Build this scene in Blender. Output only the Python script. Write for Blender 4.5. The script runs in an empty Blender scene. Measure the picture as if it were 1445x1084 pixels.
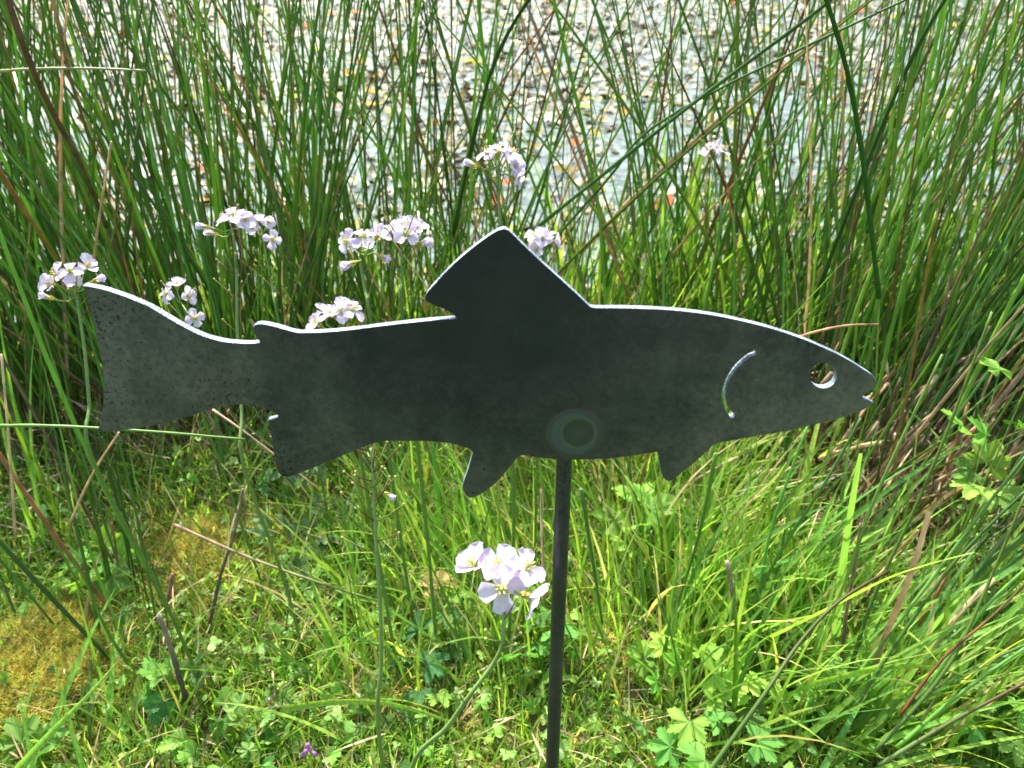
import bpy, math, random
import numpy as np
from mathutils import Vector, Matrix, Quaternion, noise

random.seed(7)
rng = np.random.default_rng(7)
S = bpy.context.scene
COL = S.collection
R = math.radians

# ------------------------------------------------------------------ camera
PITCH = R(34.0); CAMZ = 0.62; FPX = 1134.0; CX, CY = 722.5, 542.0
cam_d = bpy.data.cameras.new('camera'); cam = bpy.data.objects.new('camera', cam_d); COL.objects.link(cam)
cam.location = (0, 0, CAMZ); cam.rotation_euler = (math.pi/2 - PITCH, 0, 0)
cam_d.sensor_width = 36.0; cam_d.lens = 36.0*FPX/1445.0
cam_d.clip_start = 0.01; cam_d.clip_end = 500
cam_d.dof.use_dof = True; cam_d.dof.focus_distance = 0.46; cam_d.dof.aperture_fstop = 16.0
S.camera = cam

# ------------------------------------------------------------------ sky, sun, exposure
SUN_EL, SUN_AZ = R(56), R(-22)          # azimuth from +Y towards +X
w = bpy.data.worlds.new('World'); S.world = w; w.use_nodes = True
nt = w.node_tree; bg = nt.nodes['Background']
sky = nt.nodes.new('ShaderNodeTexSky'); sky.sky_type = 'NISHITA'; sky.sun_disc = False
sky.sun_elevation = SUN_EL; sky.sun_rotation = SUN_AZ
sky.air_density = 1.3; sky.dust_density = 4.5; sky.ozone_density = 1.0
nt.links.new(sky.outputs[0], bg.inputs[0]); bg.inputs[1].default_value = 0.15
sd = bpy.data.lights.new('sun', 'SUN'); sd.energy = 5.0; sd.angle = R(0.55); sd.color = (1.0, 0.95, 0.86)
so = bpy.data.objects.new('sun', sd); COL.objects.link(so)
sv = Vector((math.sin(SUN_AZ)*math.cos(SUN_EL), math.cos(SUN_AZ)*math.cos(SUN_EL), math.sin(SUN_EL)))
so.rotation_euler = sv.to_track_quat('Z', 'Y').to_euler(); so.location = sv*20
S.view_settings.view_transform = 'Standard'; S.view_settings.look = 'None'
S.view_settings.exposure = 1.32; S.view_settings.gamma = 1.0
S.render.engine = 'CYCLES'
S.cycles.max_bounces = 8; S.cycles.transmission_bounces = 6; S.cycles.diffuse_bounces = 4

# ------------------------------------------------------------------ picture-measure helpers (real positions)
FWD = Vector((0, math.cos(PITCH), -math.sin(PITCH))); UPV = Vector((0, math.sin(PITCH), math.cos(PITCH)))
CAM = Vector((0, 0, CAMZ))
def ray(px, py): return FWD + Vector((1, 0, 0))*((px-CX)/FPX) - UPV*((py-CY)/FPX)
def wp(px, py, depth): return CAM + ray(px, py)*depth
def gp(px, py, z=0.0):
    d = ray(px, py); t = (z-CAMZ)/d.z
    return CAM + d*t

WATER = -0.045
def edge(x): return 1.17 + 0.05*math.sin(x*4.0+1.0) + 0.03*math.sin(x*11.0)
def terr(x, y):
    h = 0.012*noise.noise(Vector((x*6, y*6, 0.3))) + 0.006*noise.noise(Vector((x*19, y*19, 4.1)))
    e = edge(max(-6, min(6, x)))
    if y > e-0.22:
        t = min(1.0, (y-(e-0.22))/0.5); t = t*t*(3-2*t)
        h -= 0.20*t
    if y < -1.5:
        t = min(1.0, (-1.5-y)/14.0); h += 5.5*t*t*(3-2*t)  # unseen rise added behind the camera to darken and green the plate's reflection
    if y > 8.5:
        t = min(1.0, (y-8.5)/2.0); t = t*t*(3-2*t); h += t*0.6
    return h

# ------------------------------------------------------------------ object helpers
def tag(o, label=None, cat=None, group=None, kind=None):
    if label: o['label'] = label
    if cat: o['category'] = cat
    if group: o['group'] = group
    if kind: o['kind'] = kind
    return o
def empty(name, loc=(0, 0, 0), rot=(0, 0, 0)):
    o = bpy.data.objects.new(name, None); COL.objects.link(o); o.location = loc; o.rotation_euler = rot
    o.empty_display_size = 0.02
    return o
def link(name, me, parent=None):
    o = bpy.data.objects.new(name, me); COL.objects.link(o)
    if parent is not None: o.parent = parent
    return o
def mesh_np(name, V, F, mat=None, col=None, smooth=True):
    """V (n,3); F list of (k,m) int arrays"""
    me = bpy.data.meshes.new(name)
    V = np.asarray(V, dtype=np.float32)
    me.vertices.add(len(V)); me.vertices.foreach_set('co', V.ravel())
    if not isinstance(F, (list, tuple)) or (len(F) and not isinstance(F[0], np.ndarray)): F = [np.asarray(F)]
    loops = np.concatenate([f.ravel() for f in F]).astype(np.int32)
    tot = np.concatenate([np.full(len(f), f.shape[1]) for f in F]).astype(np.int32)
    st = np.concatenate([[0], np.cumsum(tot)[:-1]]).astype(np.int32)
    me.loops.add(len(loops)); me.loops.foreach_set('vertex_index', loops)
    me.polygons.add(len(tot)); me.polygons.foreach_set('loop_start', st); me.polygons.foreach_set('loop_total', tot)
    me.polygons.foreach_set('use_smooth', np.full(len(tot), smooth))
    me.update(calc_edges=True)
    if col is not None:
        a = me.color_attributes.new('Col', 'FLOAT_COLOR', 'POINT')
        c = np.ones((len(V), 4), dtype=np.float32); c[:, :3] = col
        a.data.foreach_set('color', c.ravel())
    me.validate()
    if mat: me.materials.append(mat)
    return me

class MB:
    """collects vertices, faces (tris/quads) and vertex colours"""
    def __init__(s): s.v = []; s.f = []; s.c = []
    def tube(s, pts, rad, n=6, c0=(1, 1, 1), c1=None, cap=True):
        pts = [Vector(p) for p in pts]; m = len(pts)
        if not hasattr(rad, '__len__'): rad = [rad]*m
        c1 = c1 or c0; base = len(s.v)
        t0 = (pts[1]-pts[0]).normalized()
        a = t0.orthogonal().normalized()
        for i, p in enumerate(pts):
            t = (pts[min(i+1, m-1)]-pts[max(i-1, 0)]).normalized()
            a = (a - t*a.dot(t)).normalized(); b = t.cross(a); k = i/(m-1)
            for j in range(n):
                an = 2*math.pi*j/n
                s.v.append(p + (a*math.cos(an)+b*math.sin(an))*rad[i])
                s.c.append(tuple(c0[q]*(1-k)+c1[q]*k for q in range(3)))
        for i in range(m-1):
            for j in range(n):
                s.f.append((base+i*n+j, base+i*n+(j+1) % n, base+(i+1)*n+(j+1) % n, base+(i+1)*n+j))
        if cap:
            for i, flip in ((0, True), (m-1, False)):
                s.v.append(pts[i]); s.c.append(c0 if i == 0 else c1); k = len(s.v)-1
                for j in range(n):
                    q = (base+i*n+j, base+i*n+(j+1) % n, k)
                    s.f.append(q[::-1] if flip else q)
        return s
    def ribbon(s, pts, wid, side, fold=0.25, c0=(1, 1, 1), c1=None):
        pts = [Vector(p) for p in pts]; m = len(pts); c1 = c1 or c0; base = len(s.v); side = Vector(side)
        for i, p in enumerate(pts):
            t = (pts[min(i+1, m-1)]-pts[max(i-1, 0)]).normalized()
            sd_ = (side - t*side.dot(t)).normalized(); nn = t.cross(sd_); k = i/(m-1)
            cc = tuple(c0[q]*(1-k)+c1[q]*k for q in range(3))
            for u, f in ((-1, 1), (0, 0), (1, 1)):
                s.v.append(p + sd_*u*wid[i]*0.5 + nn*f*fold*wid[i]*0.5); s.c.append(cc)
        for i in range(m-1):
            for j in range(2):
                a = base+i*3+j
                s.f.append((a, a+1, a+4, a+3))
        return s
    def ball(s, c, r, n=6, m=4, col=(1, 1, 1), sc=(1, 1, 1), axis=None):
        c = Vector(c); base = len(s.v)
        q = Vector(axis).to_track_quat('Z', 'Y') if axis is not None else Quaternion()
        for i in range(m+1):
            ph = math.pi*i/m
            for j in range(n):
                th = 2*math.pi*j/n
                v = Vector((math.sin(ph)*math.cos(th)*r*sc[0], math.sin(ph)*math.sin(th)*r*sc[1], math.cos(ph)*r*sc[2]))
                s.v.append(c + q @ v); s.c.append(col)
        for i in range(m):
            for j in range(n):
                s.f.append((base+i*n+j, base+(i+1)*n+j, base+(i+1)*n+(j+1) % n, base+i*n+(j+1) % n))
        return s
    def mesh(s, name, mat, smooth=True):
        me = bpy.data.meshes.new(name); me.from_pydata([tuple(v) for v in s.v], [], s.f)
        a = me.color_attributes.new('Col', 'FLOAT_COLOR', 'POINT')
        a.data.foreach_set('color', np.array([(c[0], c[1], c[2], 1) for c in s.c], dtype=np.float32).ravel())
        me.polygons.foreach_set('use_smooth', [smooth]*len(me.polygons)); me.update()
        me.materials.append(mat); return me

# ------------------------------------------------------------------ materials
def new_mat(name):
    m = bpy.data.materials.new(name); m.use_nodes = True
    n = m.node_tree; n.nodes.clear(); out = n.nodes.new('ShaderNodeOutputMaterial')
    return m, n, out
def leaf_mat(name, transl=0.38, rough=0.42, spec=0.4, var=0.25, tint=(1.25, 1.15, 0.5), objrand=True, mott=90.0, bump=0.0, streak=False):
    m, n, out = new_mat(name); L = n.links
    att = n.nodes.new('ShaderNodeAttribute'); att.attribute_name = 'Col'
    tc = n.nodes.new('ShaderNodeTexCoord')
    nz = n.nodes.new('ShaderNodeTexNoise'); nz.inputs['Scale'].default_value = mott; nz.inputs['Detail'].default_value = 3
    if streak:
        mp = n.nodes.new('ShaderNodeMapping'); mp.inputs['Scale'].default_value = (1, 1, 0.06)
        L.new(tc.outputs['Object'], mp.inputs['Vector']); L.new(mp.outputs[0], nz.inputs['Vector'])
    else: L.new(tc.outputs['Object'], nz.inputs['Vector'])
    mr = n.nodes.new('ShaderNodeMapRange'); mr.inputs['To Min'].default_value = 1-var; mr.inputs['To Max'].default_value = 1+var
    mr.inputs['From Min'].default_value = 0.25; mr.inputs['From Max'].default_value = 0.75
    L.new(nz.outputs['Fac'], mr.inputs['Value'])
    hsv = n.nodes.new('ShaderNodeHueSaturation')
    L.new(att.outputs['Color'], hsv.inputs['Color'])
    if objrand:
        oi = n.nodes.new('ShaderNodeObjectInfo')
        m1 = n.nodes.new('ShaderNodeMapRange'); m1.inputs['To Min'].default_value = 0.475; m1.inputs['To Max'].default_value = 0.52
        L.new(oi.outputs['Random'], m1.inputs['Value']); L.new(m1.outputs[0], hsv.inputs['Hue'])
        wn = n.nodes.new('ShaderNodeTexWhiteNoise'); wn.noise_dimensions = '1D'; L.new(oi.outputs['Random'], wn.inputs['W'])
        m2 = n.nodes.new('ShaderNodeMapRange'); m2.inputs['To Min'].default_value = 0.6; m2.inputs['To Max'].default_value = 1.5
        L.new(wn.outputs['Value'], m2.inputs['Value'])
        mu = n.nodes.new('ShaderNodeMath'); mu.operation = 'MULTIPLY'
        L.new(m2.outputs[0], mu.inputs[0]); L.new(mr.outputs[0], mu.inputs[1]); L.new(mu.outputs[0], hsv.inputs['Value'])
    else: L.new(mr.outputs[0], hsv.inputs['Value'])
    p = n.nodes.new('ShaderNodeBsdfPrincipled'); p.inputs['Roughness'].default_value = rough
    p.inputs['Specular IOR Level'].default_value = spec
    L.new(hsv.outputs[0], p.inputs['Base Color'])
    if bump:
        b = n.nodes.new('ShaderNodeBump'); b.inputs['Strength'].default_value = bump; b.inputs['Distance'].default_value = 0.001
        L.new(nz.outputs['Fac'], b.inputs['Height']); L.new(b.outputs[0], p.inputs['Normal'])
    if transl > 0:
        t = n.nodes.new('ShaderNodeBsdfTranslucent')
        mx = n.nodes.new('ShaderNodeMix'); mx.data_type = 'RGBA'; mx.blend_type = 'MULTIPLY'; mx.inputs['Factor'].default_value = 1
        mx.inputs['B'].default_value = (tint[0], tint[1], tint[2], 1)
        L.new(hsv.outputs[0], mx.inputs['A']); L.new(mx.outputs['Result'], t.inputs['Color'])
        ms = n.nodes.new('ShaderNodeMixShader'); ms.inputs[0].default_value = transl
        L.new(p.outputs[0], ms.inputs[1]); L.new(t.outputs[0], ms.inputs[2]); L.new(ms.outputs[0], out.inputs[0])
    else: L.new(p.outputs[0], out.inputs[0])
    return m
M_GRASS = leaf_mat('grass_blades', 0.52, 0.42, 0.35, 0.15, tint=(1.7, 1.7, 0.8), objrand=False, mott=60)
M_BLADE = leaf_mat('broad_grass', 0.52, 0.42, 0.3, 0.3, tint=(1.8, 1.7, 0.7), mott=400, streak=True)
M_RUSH = leaf_mat('rush_stem', 0.40, 0.45, 0.3, 0.22, tint=(1.5, 1.4, 0.6), mott=12, streak=False)
M_DEAD = leaf_mat('dead_stem', 0.25, 0.65, 0.2, 0.45, tint=(1.4, 1.15, 0.8), mott=70, bump=0.5)
M_LEAF = leaf_mat('green_leaf', 0.40, 0.5, 0.35, 0.3, tint=(1.35, 1.45, 0.6), mott=250, bump=0.4)
M_COVER = leaf_mat('ground_cover', 0.4, 0.45, 0.45, 0.2, tint=(1.7, 1.6, 0.7), objrand=False, mott=120)
M_MOSS = leaf_mat('moss_sprigs', 0.35, 0.7, 0.2, 0.3, tint=(1.3, 1.2, 0.6), objrand=False, mott=80)
M_LITTER = leaf_mat('straw_litter', 0.2, 0.7, 0.2, 0.35, tint=(1.1, 1.05, 0.8), objrand=False, mott=50)
M_PETAL = leaf_mat('lilac_petal', 0.45, 0.5, 0.25, 0.05, tint=(1.0, 1.0, 1.0), mott=500, objrand=False)
M_STALK = leaf_mat('flower_stalk', 0.15, 0.45, 0.4, 0.15, tint=(1.4, 1.4, 0.7), mott=150, objrand=False)
M_PWEED = leaf_mat('pondweed', 0.1, 0.42, 0.35, 0.3, tint=(1.1, 1.1, 0.8), mott=60, objrand=False)
M_FLOAT = leaf_mat('floating_leaf', 0.3, 0.6, 0.2, 0.3, tint=(1.2, 1.1, 0.6), mott=80)

def soil_mat():
    m, n, out = new_mat('soil_and_thatch'); L = n.links
    tc = n.nodes.new('ShaderNodeTexCoord')
    n1 = n.nodes.new('ShaderNodeTexNoise'); n1.inputs['Scale'].default_value = 14; n1.inputs['Detail'].default_value = 8
    n2 = n.nodes.new('ShaderNodeTexNoise'); n2.inputs['Scale'].default_value = 160; n2.inputs['Detail'].default_value = 5
    L.new(tc.outputs['Object'], n1.inputs['Vector']); L.new(tc.outputs['Object'], n2.inputs['Vector'])
    cr = n.nodes.new('ShaderNodeValToRGB'); e = cr.color_ramp.elements
    e[0].position = 0.3; e[0].color = (0.09, 0.065, 0.03, 1); e[1].position = 0.7; e[1].color = (0.10, 0.15, 0.03, 1)
    x = e.new(0.5); x.color = (0.10, 0.11, 0.03, 1)
    mm = n.nodes.new('ShaderNodeMix'); mm.data_type = 'FLOAT'; mm.inputs['Factor'].default_value = 0.5
    L.new(n1.outputs['Fac'], mm.inputs['A']); L.new(n2.outputs['Fac'], mm.inputs['B']); L.new(mm.outputs['Result'], cr.inputs[0])
    p = n.nodes.new('ShaderNodeBsdfPrincipled'); p.inputs['Roughness'].default_value = 0.9
    b = n.nodes.new('ShaderNodeBump'); b.inputs['Distance'].default_value = 0.006; b.inputs['Strength'].default_value = 0.8
    L.new(n2.outputs['Fac'], b.inputs['Height']); L.new(b.outputs[0], p.inputs['Normal'])
    # away from the modelled bank the same sheet is closed grass
    sx = n.nodes.new('ShaderNodeSeparateXYZ'); L.new(tc.outputs['Object'], sx.inputs[0])
    m1 = n.nodes.new('ShaderNodeMapRange'); m1.inputs['From Min'].default_value = 0.3; m1.inputs['From Max'].default_value = 0.0; L.new(sx.outputs['Y'], m1.inputs['Value'])
    ax_ = n.nodes.new('ShaderNodeMath'); ax_.operation = 'ABSOLUTE'; L.new(sx.outputs['X'], ax_.inputs[0])
    m2 = n.nodes.new('ShaderNodeMapRange'); m2.inputs['From Min'].default_value = 0.7; m2.inputs['From Max'].default_value = 1.1; L.new(ax_.outputs[0], m2.inputs['Value'])
    m3 = n.nodes.new('ShaderNodeMapRange'); m3.inputs['From Min'].default_value = 2.0; m3.inputs['From Max'].default_value = 4.0; L.new(sx.outputs['Y'], m3.inputs['Value'])
    mxa = n.nodes.new('ShaderNodeMath'); mxa.operation = 'MAXIMUM'; L.new(m1.outputs[0], mxa.inputs[0]); L.new(m2.outputs[0], mxa.inputs[1])
    mxb_ = n.nodes.new('ShaderNodeMath'); mxb_.operation = 'MAXIMUM'; L.new(mxa.outputs[0], mxb_.inputs[0]); L.new(m3.outputs[0], mxb_.inputs[1])
    cg = n.nodes.new('ShaderNodeValToRGB'); g_ = cg.color_ramp.elements
    g_[0].position = 0.35; g_[0].color = (0.035, 0.05, 0.02, 1); g_[1].position = 0.68; g_[1].color = (0.075, 0.095, 0.042, 1); L.new(mm.outputs['Result'], cg.inputs[0])
    gm = n.nodes.new('ShaderNodeMix'); gm.data_type = 'RGBA'; L.new(mxb_.outputs[0], gm.inputs['Factor']); L.new(cr.outputs[0], gm.inputs['A']); L.new(cg.outputs[0], gm.inputs['B'])
    L.new(gm.outputs['Result'], p.inputs['Base Color']); L.new(p.outputs[0], out.inputs[0])
    return m
def water_mat():
    m, n, out = new_mat('pond_water'); L = n.links
    tc = n.nodes.new('ShaderNodeTexCoord')
    n1 = n.nodes.new('ShaderNodeTexNoise'); n1.inputs['Scale'].default_value = 26; n1.inputs['Detail'].default_value = 8; n1.inputs['Roughness'].default_value = 0.65
    n2 = n.nodes.new('ShaderNodeTexNoise'); n2.inputs['Scale'].default_value = 70; n2.inputs['Detail'].default_value = 6
    n3 = n.nodes.new('ShaderNodeTexNoise'); n3.inputs['Scale'].default_value = 2.2; n3.inputs['Detail'].default_value = 2
    for q in (n1, n2, n3): L.new(tc.outputs['Object'], q.inputs['Vector'])
    cr = n.nodes.new('ShaderNodeValToRGB'); e = cr.color_ramp.elements      # scum and algae film on the surface
    e[0].position = 0.40; e[0].color = (0.035, 0.045, 0.05, 1); e[1].position = 0.64; e[1].color = (0.15, 0.22, 0.17, 1)
    L.new(n1.outputs['Fac'], cr.inputs[0])
    p = n.nodes.new('ShaderNodeBsdfPrincipled'); p.inputs['Roughness'].default_value = 0.16; p.inputs['IOR'].default_value = 1.33
    b = n.nodes.new('ShaderNodeBump'); b.inputs['Distance'].default_value = 0.0016; b.inputs['Strength'].default_value = 0.6
    L.new(n2.outputs['Fac'], b.inputs['Height']); L.new(b.outputs[0], p.inputs['Normal'])
    L.new(cr.outputs[0], p.inputs['Base Color']); L.new(p.outputs[0], out.inputs[0])
    return m
M_SOIL = soil_mat(); M_WATER = water_mat()

def steel_mat(name, c_dark, c_light, rough, metallic, stain=None, pits=True):
    m, n, out = new_mat(name); L = n.links
    tc = n.nodes.new('ShaderNodeTexCoord')
    def noi(sc, det=5, r=0.6):
        q = n.nodes.new('ShaderNodeTexNoise'); q.inputs['Scale'].default_value = sc; q.inputs['Detail'].default_value = det; q.inputs['Roughness'].default_value = r
        L.new(tc.outputs['Object'], q.inputs['Vector']); return q
    n1 = noi(13, 9, 0.72); n2 = noi(560, 3); n3 = noi(9, 2); n4 = noi(900, 2)
    cr = n.nodes.new('ShaderNodeValToRGB'); e = cr.color_ramp.elements
    e[0].position = 0.38; e[0].color = (*c_dark, 1); e[1].position = 0.62; e[1].color = (*c_light, 1)
    L.new(n1.outputs['Fac'], cr.inputs[0])
    col = cr.outputs[0]
    fg = noi(330, 4, 0.7); fr = n.nodes.new('ShaderNodeMapRange'); fr.inputs['From Min'].default_value = 0.3; fr.inputs['From Max'].default_value = 0.7
    fr.inputs['To Min'].default_value = 0.72; fr.inputs['To Max'].default_value = 1.28; L.new(fg.outputs['Fac'], fr.inputs['Value'])
    wc = noi(19, 4, 0.6); wr = n.nodes.new('ShaderNodeMapRange'); wr.inputs['From Min'].default_value = 0.5; wr.inputs['From Max'].default_value = 0.68; wr.inputs['To Max'].default_value = 0.22 if pits else 0.05
    L.new(wc.outputs['Color'], wr.inputs['Value']); wm_ = n.nodes.new('ShaderNodeMix'); wm_.data_type = 'RGBA'; wm_.inputs['B'].default_value = (0.115, 0.092, 0.072, 1)
    L.new(wr.outputs[0], wm_.inputs['Factor']); L.new(col, wm_.inputs['A'])
    vm = n.nodes.new('ShaderNodeVectorMath'); vm.operation = 'SCALE'; L.new(wm_.outputs['Result'], vm.inputs[0]); L.new(fr.outputs[0], vm.inputs['Scale']); col = vm.outputs['Vector']
    if pits:
        thr = n.nodes.new('ShaderNodeMath'); thr.operation = 'MULTIPLY_ADD'     # more pits where n3 is high
        L.new(n3.outputs['Fac'], thr.inputs[0]); thr.inputs[1].default_value = -0.55; thr.inputs[2].default_value = 0.905
        sx = n.nodes.new('ShaderNodeSeparateXYZ'); L.new(tc.outputs['Object'], sx.inputs[0])
        th2 = n.nodes.new('ShaderNodeMath'); th2.operation = 'MULTIPLY_ADD'; L.new(sx.outputs['X'], th2.inputs[0]); th2.inputs[1].default_value = 0.35; L.new(thr.outputs[0], th2.inputs[2])
        gt = n.nodes.new('ShaderNodeMath'); gt.operation = 'SUBTRACT'; L.new(n2.outputs['Fac'], gt.inputs[0]); L.new(th2.outputs[0], gt.inputs[1])
        mp = n.nodes.new('ShaderNodeMapRange'); mp.inputs['From Min'].default_value = 0.0; mp.inputs['From Max'].default_value = 0.06; mp.inputs['To Max'].default_value = 0.75
        L.new(gt.outputs[0], mp.inputs['Value'])
        mx = n.nodes.new('ShaderNodeMix'); mx.data_type = 'RGBA'; mx.inputs['B'].default_value = (0.012, 0.014, 0.016, 1)
        L.new(mp.outputs[0], mx.inputs['Factor']); L.new(col, mx.inputs['A']); col = mx.outputs['Result']
    p = n.nodes.new('ShaderNodeBsdfPrincipled'); p.inputs['Metallic'].default_value = metallic
    if pits:      # dark bluish reflection painted into the colour around the dorsal fin; faint pale water rings
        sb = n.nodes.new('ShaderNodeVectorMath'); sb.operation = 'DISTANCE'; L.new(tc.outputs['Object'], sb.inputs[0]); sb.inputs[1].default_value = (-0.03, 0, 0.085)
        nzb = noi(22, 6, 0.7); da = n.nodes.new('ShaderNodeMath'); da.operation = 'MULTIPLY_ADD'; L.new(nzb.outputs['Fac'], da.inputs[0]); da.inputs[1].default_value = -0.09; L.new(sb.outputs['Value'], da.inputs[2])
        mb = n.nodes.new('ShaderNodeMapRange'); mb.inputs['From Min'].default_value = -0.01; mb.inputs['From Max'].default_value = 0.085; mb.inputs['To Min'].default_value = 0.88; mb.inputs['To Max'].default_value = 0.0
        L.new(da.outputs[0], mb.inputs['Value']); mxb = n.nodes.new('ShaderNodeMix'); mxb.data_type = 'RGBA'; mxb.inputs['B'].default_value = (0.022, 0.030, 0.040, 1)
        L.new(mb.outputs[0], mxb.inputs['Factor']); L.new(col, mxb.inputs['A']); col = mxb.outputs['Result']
        vo = n.nodes.new('ShaderNodeTexVoronoi'); vo.inputs['Scale'].default_value = 32; L.new(tc.outputs['Object'], vo.inputs['Vector'])
        vr_ = n.nodes.new('ShaderNodeValToRGB'); q_ = vr_.color_ramp.elements; q_[0].position = 0.10; q_[0].color = (0.35, 0.35, 0.35, 1); q_[1].position = 0.24; q_[1].color = (0, 0, 0, 1)
        x_ = q_.new(0.17); x_.color = (0.6, 0.6, 0.6, 1); L.new(vo.outputs['Distance'], vr_.inputs[0])
        nzc = noi(7, 2); gg = n.nodes.new('ShaderNodeMapRange'); gg.inputs['From Min'].default_value = 0.52; gg.inputs['From Max'].default_value = 0.62; gg.inputs['To Max'].default_value = 0.45; L.new(nzc.outputs['Fac'], gg.inputs['Value'])
        mm_ = n.nodes.new('ShaderNodeMath'); mm_.operation = 'MULTIPLY'; L.new(vr_.outputs[0], mm_.inputs[0]); L.new(gg.outputs[0], mm_.inputs[1])
        mxc = n.nodes.new('ShaderNodeMix'); mxc.data_type = 'RGBA'; mxc.inputs['B'].default_value = (0.15, 0.16, 0.13, 1)
        L.new(mm_.outputs[0], mxc.inputs['Factor']); L.new(col, mxc.inputs['A']); col = mxc.outputs['Result']
    rr = n.nodes.new('ShaderNodeMapRange'); rr.inputs['To Min'].default_value = rough-0.08; rr.inputs['To Max'].default_value = rough+0.12
    L.new(n1.outputs['Fac'], rr.inputs['Value']); L.new(rr.outputs[0], p.inputs['Roughness'])
    b = n.nodes.new('ShaderNodeBump'); b.inputs['Distance'].default_value = 0.0002; b.inputs['Strength'].default_value = 0.25
    L.new(n4.outputs['Fac'], b.inputs['Height']); L.new(b.outputs[0], p.inputs['Normal'])
    L.new(col, p.inputs['Base Color']); L.new(p.outputs[0], out.inputs[0])
    return m
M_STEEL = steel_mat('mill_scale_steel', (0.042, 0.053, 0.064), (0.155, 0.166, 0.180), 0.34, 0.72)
M_ROD = steel_mat('dark_steel_rod', (0.03, 0.035, 0.045), (0.06, 0.065, 0.075), 0.38, 0.6)
def edge_mat():
    m, n, out = new_mat('laser_cut_edge'); L = n.links
    tc = n.nodes.new('ShaderNodeTexCoord')
    wv = n.nodes.new('ShaderNodeTexWave'); wv.bands_direction = 'X'; wv.inputs['Scale'].default_value = 200; wv.inputs['Distortion'].default_value = 9; wv.inputs['Detail'].default_value = 3
    wv.inputs['Detail Scale'].default_value = 3
    L.new(tc.outputs['Object'], wv.inputs['Vector'])
    p = n.nodes.new('ShaderNodeBsdfPrincipled'); nz = n.nodes.new('ShaderNodeTexNoise'); nz.inputs['Scale'].default_value = 130; nz.inputs['Detail'].default_value = 6; L.new(tc.outputs['Object'], nz.inputs['Vector'])
    cr = n.nodes.new('ShaderNodeValToRGB'); e = cr.color_ramp.elements; e[0].position = 0.36; e[0].color = (0.20, 0.25, 0.33, 1); e[1].position = 0.6; e[1].color = (0.38, 0.45, 0.56, 1)
    L.new(nz.outputs['Fac'], cr.inputs[0]); L.new(cr.outputs[0], p.inputs['Base Color'])
    p.inputs['Metallic'].default_value = 0.6; p.inputs['Roughness'].default_value = 0.5
    b = n.nodes.new('ShaderNodeBump'); b.inputs['Distance'].default_value = 0.0004; b.inputs['Strength'].default_value = 0.7
    L.new(wv.outputs['Fac'], b.inputs['Height']); L.new(b.outputs[0], p.inputs['Normal']); L.new(p.outputs[0], out.inputs[0])
    return m
M_EDGE = edge_mat()
def weld_mat():
    m, n, out = new_mat('weld_heat_mark'); L = n.links
    tc = n.nodes.new('ShaderNodeTexCoord')
    nz = n.nodes.new('ShaderNodeTexNoise'); nz.inputs['Scale'].default_value = 90; nz.inputs['Detail'].default_value = 5; nz.inputs['Roughness'].default_value = 0.6
    L.new(tc.outputs['Object'], nz.inputs['Vector'])
    def dist(c, r_, amp):
        d = n.nodes.new('ShaderNodeVectorMath'); d.operation = 'DISTANCE'; L.new(tc.outputs['Object'], d.inputs[0]); d.inputs[1].default_value = c
        a = n.nodes.new('ShaderNodeMath'); a.operation = 'MULTIPLY'; L.new(d.outputs['Value'], a.inputs[0]); a.inputs[1].default_value = 1/r_
        b = n.nodes.new('ShaderNodeMath'); b.operation = 'MULTIPLY_ADD'; L.new(nz.outputs['Fac'], b.inputs[0]); b.inputs[1].default_value = amp; L.new(a.outputs[0], b.inputs[2])
        c_ = n.nodes.new('ShaderNodeMath'); c_.operation = 'SUBTRACT'; L.new(b.outputs[0], c_.inputs[0]); c_.inputs[1].default_value = amp*0.5
        return c_.outputs[0]
    def ramp(src, stops):
        cr = n.nodes.new('ShaderNodeValToRGB'); e = cr.color_ramp.elements
        e[0].position, e[0].color = stops[0][0], (*stops[0][1], 1); e[1].position, e[1].color = stops[-1][0], (*stops[-1][1], 1)
        for p_, c in stops[1:-1]: x = e.new(p_); x.color = (*c, 1)
        L.new(src, cr.inputs[0]); return cr.outputs[0]
    outer = ramp(dist((0, 0, 0), 0.0125, 0.18), [(0.0, (0.075, 0.10, 0.125)), (0.6, (0.082, 0.108, 0.135)), (0.78, (0.085, 0.115, 0.145)), (0.88, (0.07, 0.085, 0.10)), (0.99, (0.07, 0.08, 0.088))])
    inner = ramp(dist((0.0016, 0, 0.0004), 0.0088, 0.22), [(0.0, (0.07, 0.09, 0.095)), (0.35, (0.06, 0.078, 0.08)), (0.72, (0.055, 0.072, 0.074)), (0.86, (0.105, 0.125, 0.115)), (0.93, (0.09, 0.12, 0.13))])
    mk = ramp(dist((0.0016, 0, 0.0004), 0.0088, 0.22), [(0.88, (1, 1, 1)), (1.0, (0, 0, 0))])
    mx = n.nodes.new('ShaderNodeMix'); mx.data_type = 'RGBA'; L.new(mk, mx.inputs['Factor']); L.new(outer, mx.inputs['A']); L.new(inner, mx.inputs['B'])
    p = n.nodes.new('ShaderNodeBsdfPrincipled'); p.inputs['Metallic'].default_value = 0.72; p.inputs['Roughness'].default_value = 0.36
    L.new(mx.outputs['Result'], p.inputs['Base Color']); L.new(p.outputs[0], out.inputs[0]); return m
M_WELD = weld_mat()

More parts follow.
